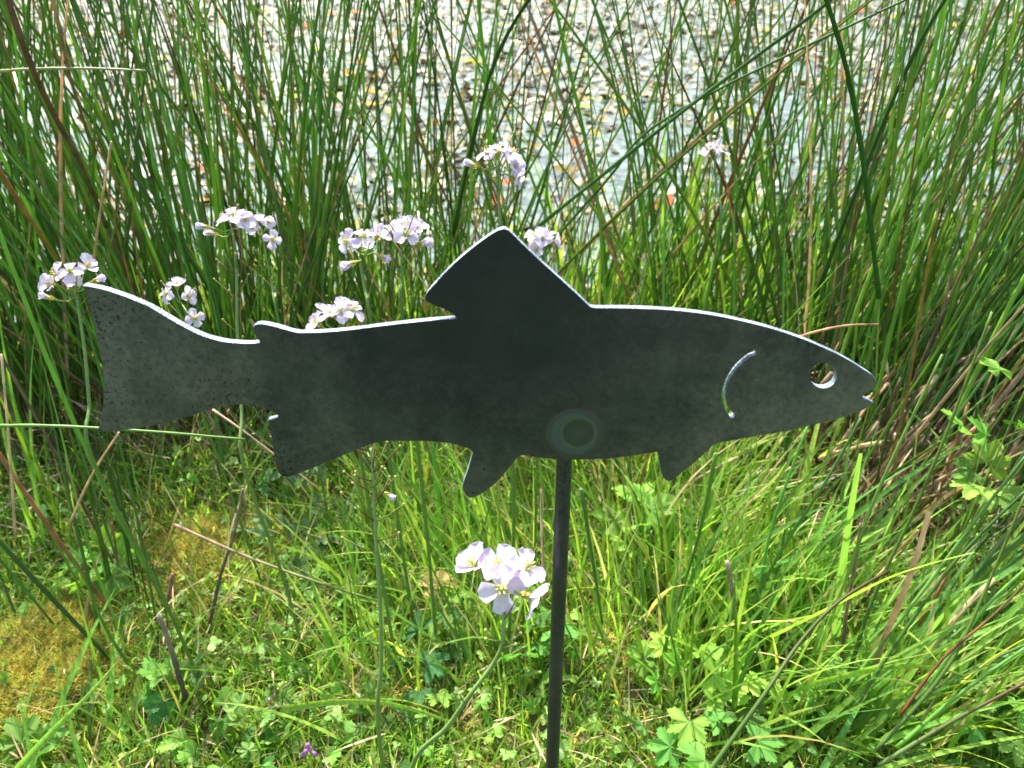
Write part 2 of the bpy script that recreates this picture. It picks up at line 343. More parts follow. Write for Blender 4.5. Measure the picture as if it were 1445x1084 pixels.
# ------------------------------------------------------------------ the setting: ground and pond
def axis(lo, hi, dlo, dhi, step, grow=1.35):
    a = list(np.arange(dlo, dhi+1e-6, step)); s = step; x = dhi
    while x < hi: s *= grow; x += s; a.append(min(x, hi))
    s = step; x = dlo; b = []
    while x > lo: s *= grow; x -= s; b.append(max(x, lo))
    return np.array(b[::-1]+a)
xs = axis(-150, 150, -1.2, 1.2, 0.02); ys = axis(-150, 250, -0.3, 1.8, 0.02)
V = np.array([(x, y, terr(x, y)) for y in ys for x in xs]); nx = len(xs)
ii, jj = np.meshgrid(np.arange(len(ys)-1), np.arange(nx-1), indexing='ij'); a = (ii*nx+jj).ravel()
g = link('ground', mesh_np('ground', V, np.stack([a, a+1, a+nx+1, a+nx], 1), M_SOIL))
tag(g, kind='structure', label='grassy bank sloping down to the pond')
pw = link('pond_water', mesh_np('pond_water', [(-60, 0.95, WATER), (60, 0.95, WATER), (60, 10.2, WATER), (-60, 10.2, WATER)], np.array([[0, 1, 2, 3]]), M_WATER))
tag(pw, kind='structure', label='pale scummy pond water behind the rushes')

# ------------------------------------------------------------------ many-blade meshes
def blades(name, P, L, W, az, lean, curl, colr, rows=5, mat=None, tip=None):
    """one joined mesh of curved ribbons. P (n,3); az lean direction; lean start tilt; curl extra tilt to the tip"""
    n = len(P); k = np.linspace(0, 1, rows)
    ang = lean[:, None] + curl[:, None]*k[None, :]**1.4
    dl = L[:, None]/(rows-1)
    hx = np.concatenate([np.zeros((n, 1)), np.cumsum(np.sin(ang[:, :-1])*dl, 1)], 1)
    hz = np.concatenate([np.zeros((n, 1)), np.cumsum(np.cos(ang[:, :-1])*dl, 1)], 1)
    dx, dy = np.cos(az)[:, None], np.sin(az)[:, None]
    C = np.stack([P[:, 0:1]+hx*dx, P[:, 1:2]+hx*dy, P[:, 2:3]+hz], 2)
    tw = rng.normal(0, 0.5, n)
    sx = np.cos(az+math.pi/2+tw)[:, None]; sy = np.sin(az+math.pi/2+tw)[:, None]
    prof = np.minimum(1.0, (1-k)**0.6*1.25)*(0.55+0.45*np.minimum(1, k*4)); prof[-1] = 0.04
    hw = W[:, None]*0.5*prof[None, :]
    Lf = C + np.stack([sx*hw, sy*hw, 0*hw], 2); Rt = C - np.stack([sx*hw, sy*hw, -0.35*hw], 2)
    Vv = np.stack([Lf, Rt], 2).reshape(-1, 3)
    b = (np.arange(n)*rows*2)[:, None]+(np.arange(rows-1)*2)[None, :]; b = b.ravel()
    F = np.stack([b, b+1, b+3, b+2], 1)
    cc = np.repeat(colr[:, None, :], rows, 1)
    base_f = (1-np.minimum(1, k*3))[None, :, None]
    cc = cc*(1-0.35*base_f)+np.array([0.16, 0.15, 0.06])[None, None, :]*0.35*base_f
    if tip is not None:
        tf = (np.clip((k-0.75)*4, 0, 1))[None, :, None]*tip[:, None, None]
        cc = cc*(1-tf)+np.array([0.30, 0.20, 0.08])*tf
    cc = np.repeat(cc[:, :, None, :], 2, 2).reshape(-1, 3)
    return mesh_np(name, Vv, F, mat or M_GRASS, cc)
def pick(n, cols, wts, jit=0.18):
    c = np.array(cols)[rng.choice(len(cols), n, p=np.array(wts)/sum(wts))]
    return c*(1+rng.normal(0, jit, (n, 1)))*(1+rng.normal(0, 0.06, (n, 3)))
def tz(P): return np.array([terr(x, y) for x, y in P])
GC = [(0.13, 0.26, 0.035), (0.20, 0.37, 0.048), (0.30, 0.46, 0.07), (0.07, 0.17, 0.035), (0.50, 0.42, 0.22), (0.40, 0.38, 0.10)]

# short turf over the whole bank (also behind the viewer, thinner)
def dens_ok(x, y): return y < edge(x)-0.02
def region(n, x0, x1, y0, y1, f=None):
    out = []
    while len(out) < n:
        x = random.uniform(x0, x1); y = random.uniform(y0, y1)
        if not dens_ok(x, y): continue
        if f and random.random() > f(x, y): continue
        out.append((x, y))
    return np.array(out)
mossA = gp(285, 790); mossB = gp(70, 960); mossC = gp(30, 1000); mossD = gp(200, 870)
MOSS = [(mossA.x, mossA.y, 0.075), (mossB.x, mossB.y, 0.065), (mossC.x-0.03, mossC.y-0.02, 0.07), (mossD.x-0.08, mossD.y-0.03, 0.06),
        (gp(560, 1000).x, gp(560, 1000).y, 0.03), (gp(860, 930).x, gp(860, 930).y, 0.04)]
HOL = gp(1345, 880)
def mossy(x, y): return min(1.0, sum(math.exp(-((x-a)**2+(y-b)**2)/(r*r)*1.3) for a, b, r in MOSS))
turf = []
P = region(52000, -0.85, 0.85, 0.26, 1.15, lambda x, y: (1-0.68*mossy(x, y))*(1.0 if y < 0.8 else 0.5)*(0.3 if (x > 0.3 and y > 0.58) else 1))
n = len(P); P3 = np.column_stack([P, tz(P)-0.003])
me = blades('turf', P3, rng.uniform(0.015, 0.05, n), rng.uniform(0.0012, 0.0028, n), rng.uniform(0, 6.28, n),
            np.abs(rng.normal(0.4, 0.35, n)), rng.uniform(0.1, 1.3, n), pick(n, GC, [3, 6, 4, 1.2, 1.3, 1.6]), 4)
tag(link('short_turf', me), label='short mixed turf grass covering the bank', kind='stuff', cat='grass')
P = np.concatenate([region(26000, -1.6, 1.6, -0.6, 0.3), region(9000, -1.9, -0.8, 0.25, 1.15), region(9000, 0.8, 1.9, 0.25, 1.15), region(9000, -3.0, 3.0, -3.0, -0.6)]); n = len(P); P3 = np.column_stack([P, tz(P)-0.003])
me = blades('turf_near', P3, rng.uniform(0.03, 0.08, n), rng.uniform(0.0018, 0.004, n), rng.uniform(0, 6.28, n),
            np.abs(rng.normal(0.4, 0.35, n)), rng.uniform(0.1, 1.3, n), pick(n, GC, [4, 5, 2, 2, 2, 1.0]), 4)
tag(link('foreground_turf', me), label='rough turf on the near side of the bank, toward the viewer', kind='stuff', cat='grass')

# longer meadow grass, leaning right on the right, left-and-up in the middle
def longgrass(name, label, n, x0, x1, y0, y1, L0, L1, az0, azs, w0, w1, f=None, lean=0.35, cw=(3, 5, 3.5, 1.5, 1.0, 0.6), curl=(0.2, 1.1)):
    P = region(n, x0, x1, y0, y1, f); P3 = np.column_stack([P, tz(P)-0.004])
    me = blades(name, P3, rng.uniform(L0, L1, n), rng.uniform(w0, w1, n), rng.normal(az0, azs, n),
                np.abs(rng.normal(lean, 0.22, n)), rng.uniform(curl[0], curl[1], n), pick(n, GC, list(cw)), 7, tip=(rng.random(n) < 0.18).astype(float))
    tag(link(name, me), label=label, kind='stuff', cat='grass')
def blob(cx, cy, r): return lambda x, y: math.exp(-((x-cx)**2+(y-cy)**2)/(r*r))
longgrass('meadow_grass', 'longer green meadow grass under the middle of the metal fish', 1500, -0.16, 0.28, 0.42, 0.95, 0.06, 0.17, 2.3, 1.1, 0.002, 0.004,
          lambda x, y: 1.0)
longgrass('leaning_meadow_grass', 'bright meadow grass leaning right below the fish head', 2100, 0.12, 0.85, 0.36, 0.95, 0.07, 0.20, 0.4, 0.9, 0.002, 0.005,
          lambda x, y: (0.5+0.5*noise.noise(Vector((x*8, y*8, 1))))*(0.10 if (x > 0.28 and y > 0.56) else 1)*(1-0.9*math.exp(-((x-HOL.x)**2+(y-HOL.y)**2)/0.006)), lean=0.45)
longgrass('rush_bed_grass', 'tall bright grass growing up among the right-hand rushes', 850, 0.05, 0.95, 0.85, 1.12, 0.14, 0.30, 0.6, 1.2, 0.003, 0.0065,
          lambda x, y: 1.0 if x < 0.55 else 0.5, lean=0.18, curl=(0.1, 0.6), cw=(6, 4, 0.8, 5, 0.8, 0.3))
longgrass('left_bed_grass', 'green grass growing at the foot of the left-hand rushes', 950, -0.95, -0.05, 0.78, 1.1, 0.10, 0.27, 1.9, 1.2, 0.002, 0.005,
          lambda x, y: 1.0, lean=0.2, cw=(5, 3, 1, 3, 1.5, 0.5), curl=(0.1, 0.7))
longgrass('sparse_left_grass', 'thin scattered grass blades over the mossy turf', 480, -0.6, -0.05, 0.36, 0.75, 0.05, 0.14, 0.8, 1.8, 0.0015, 0.003,
          lambda x, y: 1-0.5*mossy(x, y), lean=0.6, cw=(3, 4, 2, 2, 3, 1))

# straw litter lying at the rush bases and in the turf
def litter(name, label, n, x0, x1, y0, y1, L0, L1, wd, f=None, lean=1.1, cols=None):
    P = region(n, x0, x1, y0, y1, f); P3 = np.column_stack([P, tz(P)+rng.uniform(0, 0.02, n)])
    cl = cols or [(0.40, 0.31, 0.18), (0.24, 0.17, 0.10), (0.50, 0.42, 0.28), (0.13, 0.09, 0.055)]
    me = blades(name, P3, rng.uniform(L0, L1, n), rng.uniform(wd*0.5, wd*1.2, n), rng.uniform(0, 6.28, n),
                rng.normal(lean, 0.3, n), rng.uniform(-0.2, 0.6, n), pick(n, cl, [3, 3, 1.5, 2]), 4, M_LITTER)
    tag(link(name, me), label=label, kind='stuff', cat='dead grass')
litter('straw_litter', 'dry straw litter tangled through the turf', 2600, -0.8, 0.8, 0.3, 0.85, 0.02, 0.06, 0.0018, lean=1.25)
litter('dead_rush_litter', 'dead brown rush pieces piled at the foot of the rushes', 2600, 0.1, 0.9, 0.55, 1.12, 0.04, 0.13, 0.003,
       lambda x, y: 0.3+0.7*(y > 0.6), lean=0.75)
litter('left_rush_litter', 'dead brown stalk pieces under the left rushes', 1700, -0.95, 0.1, 0.72, 1.1, 0.04, 0.14, 0.003, None, lean=0.6)

# ------------------------------------------------------------------ leaves: bases for ground cover and for single plants
def leaf_outline(kind, seed):
    r = random.Random(seed); V = [(0, 0, 0)]; F = []
    if kind == 'clover':
        for k in range(3):
            a0 = math.pi/2+(k-1)*2.0; b = len(V)
            pts = [(0, 0)]
            for t in (-2.0, -1.2, -0.45, 0, 0.45, 1.2, 2.0):
                rr = 0.5*(0.92 if t == 0 else 1.0)
                pts.append((0.52+rr*math.cos(t)*0.95, rr*math.sin(t)*0.85))
            for (x, y) in pts:
                X = x*math.cos(a0)-y*math.sin(a0); Y = x*math.sin(a0)+y*math.cos(a0)
                V.append((X, Y, 0.12*abs(y)*2+0.05*r.uniform(-1, 1)))
            for q in range(1, 7): F.append((b, b+q, b+q+1))
        return np.array(V), np.array(F)
    # lobed buttercup-like leaf: three to five deep lobes, each toothed
    nl = 5 if kind == 'palm' else 3
    pts = []
    for i in range(nl):
        a = math.pi/2+(i-(nl-1)/2)*(0.92 if nl == 5 else 1.15)*r.uniform(0.94, 1.06)
        ln = (1.0 if i == (nl-1)//2 else 0.82)*r.uniform(0.9, 1.08)
        wsp = 0.46 if nl == 5 else 0.62
        for (t, rad) in ((-1.0, 0.40), (-0.98, 0.66), (-0.74, 0.70), (-0.66, 0.86), (-0.40, 0.84), (-0.28, 0.98), (-0.12, 0.93), (0, 1.04), (0.12, 0.93), (0.28, 0.98), (0.40, 0.84), (0.66, 0.86), (0.74, 0.70), (0.98, 0.66), (1.0, 0.40)):
            aa = a+t*wsp; rr = rad*ln*r.uniform(0.93, 1.07)
            pts.append((rr*math.cos(aa), rr*math.sin(aa)))
    for (x, y) in pts:
        rr = math.hypot(x, y)
        V.append((x, y, -0.16*rr*rr+0.10*math.sin(math.atan2(y, x)*nl*1.3+seed)*rr))
    for q in range(1, len(pts)): F.append((0, q, q+1))
    return np.array(V), np.array(F)
LEAFB = {k: [leaf_outline(k, s) for s in range(4)] for k in ('clover', 'palm', 'tri')}
def scatter_leaves(name, label, kinds, n, x0, x1, y0, y1, s0, s1, h0, h1, cols, wts, f=None, tilt=0.5):
    P = region(n, x0, x1, y0, y1, f); z = tz(P)
    VV, FF, CC, off = [], [], [], 0
    C = pick(n, cols, wts, 0.2)
    for i in range(n):
        B, Fb = LEAFB[random.choice(kinds)][random.randrange(4)]
        s = random.uniform(s0, s1); m = np.array(Matrix.Rotation(random.uniform(0, 6.28), 3, 'Z') @ Matrix.Rotation(random.gauss(0, tilt), 3, 'X') @ Matrix.Rotation(random.gauss(0, tilt), 3, 'Y'))
        V = (B*s) @ m.T + np.array([P[i, 0], P[i, 1], z[i]+random.uniform(h0, h1)])
        VV.append(V); FF.append(Fb+off); CC.append(np.repeat(C[i:i+1], len(V), 0)); off += len(V)
    me = mesh_np(name, np.concatenate(VV), np.concatenate(FF), M_COVER, np.concatenate(CC), smooth=False)
    tag(link(name, me), label=label, kind='stuff', cat='ground cover')
LC = [(0.14, 0.29, 0.045), (0.21, 0.39, 0.07), (0.09, 0.21, 0.05), (0.31, 0.46, 0.12)]
scatter_leaves('clover_patch', 'small clover leaves spread through the turf', ['clover'], 2600, -0.75, 0.75, 0.3, 0.85, 0.003, 0.0065, 0.006, 0.022, LC, [4, 4, 1.5, 2],
               lambda x, y: (0.35+0.65*(x < 0.1))*(1-0.8*mossy(x, y)))
scatter_leaves('small_leaf_cover', 'small lobed leaves carpeting the bank', ['tri', 'palm'], 1900, -0.8, 0.8, 0.3, 0.95, 0.005, 0.012, 0.008, 0.035, LC, [4, 4, 2, 2],
               lambda x, y: (0.4+0.6*(noise.noise(Vector((x*7, y*7, 3))) > 0))*(1-0.8*mossy(x, y)))

# moss: thousands of tiny star-shaped sprigs in mounded patches
def moss():
    pts = []
    while len(pts) < 14000:
        a, b, r = random.choice(MOSS[:4]+[MOSS[0], MOSS[1]]) if random.random() < 0.93 else random.choice(MOSS)
        x = random.gauss(a, r*0.75); y = random.gauss(b, r*0.6)
        if y < 0.3: continue
        pts.append((x, y))
    P = np.array(pts); z = tz(P)+np.array([0.022*min(1, mossy(x, y)) for x, y in pts])
    n = len(P)*3; P3 = np.repeat(np.column_stack([P, z-0.004]), 3, 0)
    cl = [(0.48, 0.44, 0.10), (0.60, 0.42, 0.12), (0.44, 0.50, 0.10), (0.60, 0.33, 0.09), (0.34, 0.44, 0.08)]
    me = blades('moss', P3, rng.uniform(0.004, 0.011, n), rng.uniform(0.0008, 0.0018, n), rng.uniform(0, 6.28, n),
                rng.uniform(0.2, 1.2, n), rng.uniform(0, 0.8, n), pick(n, cl, [4, 2.5, 4, 0.8, 2.5]), 3, M_MOSS)
    tag(link('moss', me), label='golden orange and yellow green moss in soft patches', kind='stuff', cat='moss')
moss()

# ------------------------------------------------------------------ pond surface plants
def pondweed():
    N = 30000; VV, FF, CC = [], [], []
    x = np.empty(0); y = np.empty(0)
    while len(x) < N:
        yy = 1.12+5.2*rng.random(N)**1.25; xx = rng.uniform(-1, 1, N)*(0.75*yy+0.8)
        keep = rng.random(N) < np.clip(0.22+(yy-1.1)*0.55, 0, 1)
        xx, yy = xx[keep], yy[keep]
        d = np.array([noise.noise(Vector((a*3.0, b*1.6, 7))) for a, b in zip(xx, yy)])
        k2 = rng.random(len(xx)) < np.clip(0.65+d*1.1+(yy-1.8)*0.25, 0.08, 1)
        x = np.concatenate([x, xx[k2]]); y = np.concatenate([y, yy[k2]])
    x, y = x[:N], y[:N]
    s = rng.uniform(0.007, 0.017, N)*rng.choice([1.0, 1.5], N, p=[0.75, 0.25]); az = rng.uniform(0, 6.28, N); asp = rng.uniform(0.45, 0.9, N)
    tx = rng.normal(0, 0.30, N); ty = rng.normal(0, 0.30, N)
    A = np.array([0, 60, 120, 180, 240, 300])*math.pi/180
    lx = np.cos(A)[None, :]*s[:, None]; ly = np.sin(A)[None, :]*s[:, None]*asp[:, None]
    lz = lx*tx[:, None]+ly*ty[:, None]+np.abs(lx)*0.15
    X = x[:, None]+lx*np.cos(az)[:, None]-ly*np.sin(az)[:, None]; Y = y[:, None]+lx*np.sin(az)[:, None]+ly*np.cos(az)[:, None]
    Z = WATER+0.004+lz
    ring = np.stack([X, Y, Z], 2)
    cen = np.stack([x, y, np.full(N, WATER+0.0035)], 1)[:, None, :]
    V = np.concatenate([cen, ring], 1).reshape(-1, 3)
    b = (np.arange(N)*7)[:, None]
    F = np.concatenate([np.stack([b[:, 0], b[:, 0]+1+i, b[:, 0]+1+(i+1) % 6], 1) for i in range(6)])
    cl = [(0.20, 0.19, 0.13), (0.12, 0.11, 0.05), (0.34, 0.33, 0.26), (0.07, 0.065, 0.03), (0.20, 0.13, 0.035), (0.19, 0.18, 0.035)]
    C = np.repeat(pick(N, cl, [3, 3, 2.5, 2.5, 2.0, 2.4], 0.2), 7, 0)
    tag(link('pondweed', mesh_np('pondweed', V, F, M_PWEED, C, smooth=False)), label='pale grey green pondweed leaves matted on the pond surface', kind='stuff', cat='pondweed')
pondweed()
def float_leaf_mesh(i):
    b = MB(); r = random.Random(i); c = [(0.42, 0.26, 0.015), (0.25, 0.27, 0.015), (0.42, 0.14, 0.015), (0.17, 0.11, 0.025), (0.32, 0.34, 0.02)][i]
    b.v.append(Vector((0, 0, 0.002))); b.c.append(c)
    for k in range(10):
        a = 2*math.pi*k/10; rr = (1 if k != 5 else 0.55)*r.uniform(0.85, 1.1)
        b.v.append(Vector((rr*math.cos(a), 0.62*rr*math.sin(a), 0.12*r.uniform(0, 1)+0.15*abs(math.cos(a))))); b.c.append(c)
    for k in range(10): b.f.append((0, 1+k, 1+(k+1) % 10))
    return b.mesh('floating_leaf', M_FLOAT)
FL = [float_leaf_mesh(i) for i in range(5)]
for i in range(300):
    y = 1.45+4.3*random.random()**0.9; x = random.uniform(-1, 1)*(0.62*y+0.2)
    if y < 2.2 and random.random() < 0.4: continue
    fi = random.randrange(5); o = link('floating_leaf', FL[fi]); s = random.uniform(0.018, 0.036)
    o.location = (x, y, WATER+0.011); o.scale = (s, s, s); o.rotation_euler = (random.gauss(0, 0.15), random.gauss(0, 0.15), random.uniform(0, 6.28))
    fx = x/(0.62*y+0.2)
    lb = '%s leaf floating %s, %s' % (('golden yellow', 'olive green', 'orange', 'dull brown', 'lime yellow')[fi],
        ('behind the left rushes', 'behind the flowers and dorsal fin', 'above the fish back', 'behind the right rushes')[min(3, int((fx+1)*2))],
        ('near the bank', 'halfway out on the pond', 'far out on the pond')[0 if y < 2.3 else (1 if y < 3.6 else 2)])
    tag(o, lb, 'leaf', 'yellow and brown leaves floating on the pond')

# ------------------------------------------------------------------ soft rushes: clumps with single stems
GR = [(0.145, 0.295, 0.052), (0.110, 0.235, 0.060), (0.185, 0.345, 0.062), (0.130, 0.260, 0.085)]
def stem_mesh(kind, i):
    b = MB(); r = random.Random(100+i); rows = 11; c = r.uniform(0.02, 0.16)*r.choice((1, 1, -0.5)); c2 = r.uniform(-0.02, 0.02)
    pts = []; rad = []; cols = []
    for k in range(rows):
        t = k/(rows-1); pts.append((c*t*t, c2*math.sin(t*5), t))
    g = GR[i % 4]
    for k in range(rows):
        t = k/(rows-1)
        if kind == 'stub': rad.append(1.0-0.15*t)
        elif kind == 'flat': rad.append(1.0*(1-t**3)+0.05)
        else: rad.append(max(0.10, (1-t**2.2)*(0.85+0.15*min(1, t*5))))
        if kind == 'green': base, top = (0.14, 0.085, 0.03), (0.10, 0.055, 0.035)
        if kind == 'green':
            if t < 0.10: q = t/0.10; cc = tuple(base[j]*(1-q)+g[j]*q for j in range(3))
            elif t > 0.93: cc = top
            else: cc = g
        elif kind == 'turning':
            s0 = r.uniform(0.3, 0.6) if k == 0 else s0
            br = (0.17, 0.095, 0.05); q = min(1, max(0, (t-s0)*4+0.5)); cc = tuple(g[j]*(1-q)+br[j]*q for j in range(3))
        else:
            br = [(0.38, 0.25, 0.15), (0.52, 0.41, 0.27), (0.20, 0.13, 0.09), (0.38, 0.23, 0.10), (0.47, 0.36, 0.26)][i % 5]
            cc = tuple(x*(0.85+0.3*math.sin(t*9+i)**2) for x in br)
        cols.append(cc)
    n = 6; a = Vector((1, 0, 0))
    for k, p in enumerate(pts):
        for j in range(n):
            an = 2*math.pi*j/n
            # radius is applied by the object's x/y scale: keep centre line separate via ratio
            b.v.append(Vector((p[0], p[1], p[2]))); b.c.append(cols[k])
    return pts, rad, cols
def build_stem(kind, i, L, rw, name):
    """a stem of true length L and radius rw"""
    pts, rad, cols = stem_mesh(kind, i); b = MB(); n = 6; m = len(pts)
    for k, p in enumerate(pts):
        for j in range(n):
            an = 2*math.pi*j/n; fl = 0.45 if kind == 'flat' else 1.0
            b.v.append(Vector((p[0]*L+math.cos(an)*rad[k]*rw, p[1]*L+math.sin(an)*rad[k]*rw*fl, p[2]*L))); b.c.append(cols[k])
    for k in range(m-1):
        for j in range(n): b.f.append((k*n+j, k*n+(j+1) % n, (k+1)*n+(j+1) % n, (k+1)*n+j))
    b.v.append(Vector(pts[-1])*L); b.c.append(cols[-1]); q = len(b.v)-1
    for j in range(n): b.f.append(((m-1)*n+j, (m-1)*n+(j+1) % n, q))
    return b.mesh(name, M_RUSH if kind in ('green', 'turning') else M_DEAD)
ST = {'green': [build_stem('green', i, random.uniform(0.55, 0.85), random.uniform(0.0012, 0.0023), 'rush_stem') for i in range(28)],
      'short': [build_stem('green', i+50, random.uniform(0.25, 0.5), random.uniform(0.0010, 0.0018), 'rush_stem') for i in range(14)],
      'turning': [build_stem('turning', i, random.uniform(0.5, 0.8), random.uniform(0.0014, 0.0024), 'rush_stem') for i in range(10)],
      'dead': [build_stem('dead', i, random.uniform(0.3, 0.75), random.uniform(0.0009, 0.0018), 'dead_stem') for i in range(14)],
      'flat': [build_stem('flat', i, random.uniform(0.3, 0.7), random.uniform(0.002, 0.0032), 'dead_stem') for i in range(8)],
      'stub': [build_stem('stub', i, random.uniform(0.05, 0.16), random.uniform(0.0012, 0.0023), 'broken_stem') for i in range(10)]}
bud_b = MB()
for k in range(9):
    a = random.uniform(0, 6.28); e = random.uniform(0.1, 1.2); d = Vector((math.cos(a)*math.cos(e), math.sin(a)*math.cos(e), math.sin(e)))
    bud_b.ball(d*random.uniform(0.001, 0.005), 0.0016, 5, 3, (0.30, 0.13, 0.07), (1, 1, 1.6), d)
BUD = bud_b.mesh('flower_cluster', M_DEAD)
def clump(label, cx, cy, rx, ry, counts, lean_mean, spread, lean_bias=(0, 0), side=None):
    root = empty('rush_clump', (cx, cy, terr(cx, cy)))
    tag(root, label, 'rush clump', 'soft rush clumps along the pond edge')
    for kind, n in counts.items():
        for _ in range(n):
            a = random.uniform(0, 6.28); q = math.sqrt(random.random())
            lx, ly = q*rx*math.cos(a), q*ry*math.sin(a)
            # outward fan plus bias and jitter
            vx = lx/rx*lean_mean*0.8+lean_bias[0]+random.gauss(0, spread); vy = ly/ry*lean_mean*0.5+lean_bias[1]+random.gauss(0, spread*0.8)
            if kind in ('dead', 'flat', 'turning'): vx += random.gauss(0, 0.12); vy += random.gauss(0, 0.1)
            if kind == 'stub': vx = random.gauss(0.15, 0.22); vy = random.gauss(-0.1, 0.2)
            th = math.atan(math.hypot(vx, vy)); ph = math.atan2(vy, vx)
            me = random.choice(ST[kind]); nm = {'stub': 'broken_stem', 'dead': 'dead_stem', 'flat': 'dead_stem'}.get(kind, 'stem')
            o = link(nm, me, root)
            o.location = (lx, ly, terr(cx+lx, cy+ly)-terr(cx, cy)-0.005)
            if cy+ly > edge(cx+lx): o.location[2] = WATER-0.03-terr(cx, cy)
            o.rotation_euler = (0, th, ph); s = random.uniform(0.85, 1.15); o.scale = (s*random.uniform(.85, 1.2),)*2+(s,)
            if kind in ('green',) and random.random() < 0.035:
                f = link('flower_cluster', BUD, o); k = random.uniform(0.55, 0.8)
                zs = [v.co for v in me.vertices]; zz = max(v.z for v in zs)*k
                near = min(zs, key=lambda v: abs(v.z-zz)); f.location = near
    return root
G = 1.0
clump('tall dark rush clump at the far left edge, behind the tail', -0.66, 0.86, 0.16, 0.15, dict(green=180, short=118, turning=16, dead=34, flat=9, stub=22), 0.25, 0.11, (-0.04, 0.02))
clump('dense green rush clump behind the tail fin, with brown stalks in it', -0.40, 0.92, 0.16, 0.14, dict(green=178, short=118, turning=16, dead=34, flat=9, stub=24), 0.25, 0.12, (-0.03, 0.04))
clump('rush clump rising behind the two lilac flower heads left of the fin', -0.15, 1.02, 0.13, 0.12, dict(green=72, short=74, turning=10, dead=22, flat=5, stub=18), 0.28, 0.19, (0.02, 0.05))
clump('thin open rush clump of crossing stems behind the dorsal fin', 0.09, 1.05, 0.12, 0.10, dict(green=26, short=30, turning=5, dead=10, flat=0, stub=8), 0.3, 0.30, (0.0, 0.05))
clump('rush clump behind the fish back, just right of the dorsal fin', 0.30, 0.98, 0.12, 0.12, dict(green=48, short=46, turning=8, dead=12, flat=2, stub=14), 0.25, 0.22, (0.06, 0.05))
clump('green rush clump behind the fish head leaning right', 0.50, 0.92, 0.14, 0.13, dict(green=150, short=135, turning=12, dead=20, flat=3, stub=26), 0.28, 0.16, (0.10, 0.03))
clump('dense rush clump at the right edge leaning right', 0.76, 0.86, 0.16, 0.15, dict(green=165, short=120, turning=12, dead=24, flat=4, stub=26), 0.25, 0.16, (0.10, 0.03))
LOWR = clump('low leaning rush clump in the lower right corner', 0.37, 0.46, 0.10, 0.07, dict(green=5, short=14, turning=3, dead=3, stub=6), 0.3, 0.14, (0.95, 0.25))
CUSTOM = [[(985, 1110, .50), (1075, 985, .52), (1130, 905, .54), (1185, 848, .55), (1255, 805, .56)],
          [(1235, 1060, .56), (1320, 965, .56), (1370, 880, .56), (1450, 690, .55)],
          [(1180, 990, .62), (1290, 850, .60), (1380, 730, .58), (1450, 640, .56)],
          [(1240, 1080, .56), (1340, 1020, .55), (1450, 962, .54)],
          [(1265, 1055, .57), (1360, 975, .56), (1450, 912, .55)],
          [(1188, 985, .64), (1230, 850, .62), (1290, 720, .60), (1340, 600, .58), (1400, 440, .56)],
          [(1040, 900, .70), (1095, 790, .66), (1165, 680, .62), (1215, 590, .60)],
          [(1062, 905, .70), (1085, 760, .66), (1140, 600, .62)],
          [(1150, 930, .66), (1200, 800, .62), (1240, 690, .60), (1330, 500, .56)],
          [(1290, 1000, .60), (1380, 870, .57), (1450, 800, .56)],
          [(1205, 1000, .60), (1270, 900, .59), (1350, 790, .57), (1450, 690, .55)],
          [(820, 690, .60), (838, 800, .64), (850, 880, .68)], [(1010, 640, .60), (985, 760, .64), (950, 870, .70)]]
for q, ln in enumerate(CUSTOM):
    P = [wp(*p)-LOWR.location for p in ln]; sm = []
    for i in range(len(P)-1):
        p0 = P[max(i-1, 0)]; p1, p2 = P[i], P[i+1]; p3 = P[min(i+2, len(P)-1)]
        for t in np.linspace(0, 1, 5, endpoint=False): sm.append(0.5*((2*p1)+(p2-p0)*t+(2*p0-5*p1+4*p2-p3)*t*t+(3*p1-p0-3*p2+p3)*t**3))
    sm.append(P[-1]); n = len(sm); b = MB(); b.tube(sm, [0.0017*(1-0.45*i/n) for i in range(n)], 6, GR[q % 4], GR[(q+1) % 4] if q not in (0, 3) else (0.12, 0.06, 0.03))
    link('stem', b.mesh('rush_stem', M_RUSH), LOWR)
clump('brown cut rush stubble under the fish snout', 0.40, 0.72, 0.11, 0.10, dict(short=46, green=14, dead=16, flat=2, stub=80), 0.3, 0.16, (0.12, 0.0))
clump('brown cut rush stubble at the right edge below the pale leaves', 0.64, 0.66, 0.13, 0.10, dict(short=52, green=16, dead=16, flat=2, stub=80), 0.3, 0.16, (0.2, 0.0))
clump('small clump of upright stems rising from the moss at lower left', -0.37, 0.50, 0.05, 0.06, dict(green=2, short=12, turning=1, dead=2, stub=2), 0.15, 0.10, (-0.03, 0.05))
clump('rush clump on the bank past the left edge of the picture', -1.04, 0.94, 0.17, 0.13, dict(green=100, short=60, turning=10, dead=20, stub=10), 0.25, 0.13)
clump('rush clump on the bank past the right edge of the picture', 1.14, 0.94, 0.17, 0.13, dict(green=100, short=60, turning=10, dead=20, stub=10), 0.25, 0.14)
clump('short rushes just behind the steel rod', 0.10, 0.72, 0.11, 0.09, dict(short=34, green=0, turning=0, dead=8, stub=22), 0.3, 0.25, (-0.05, 0.02))

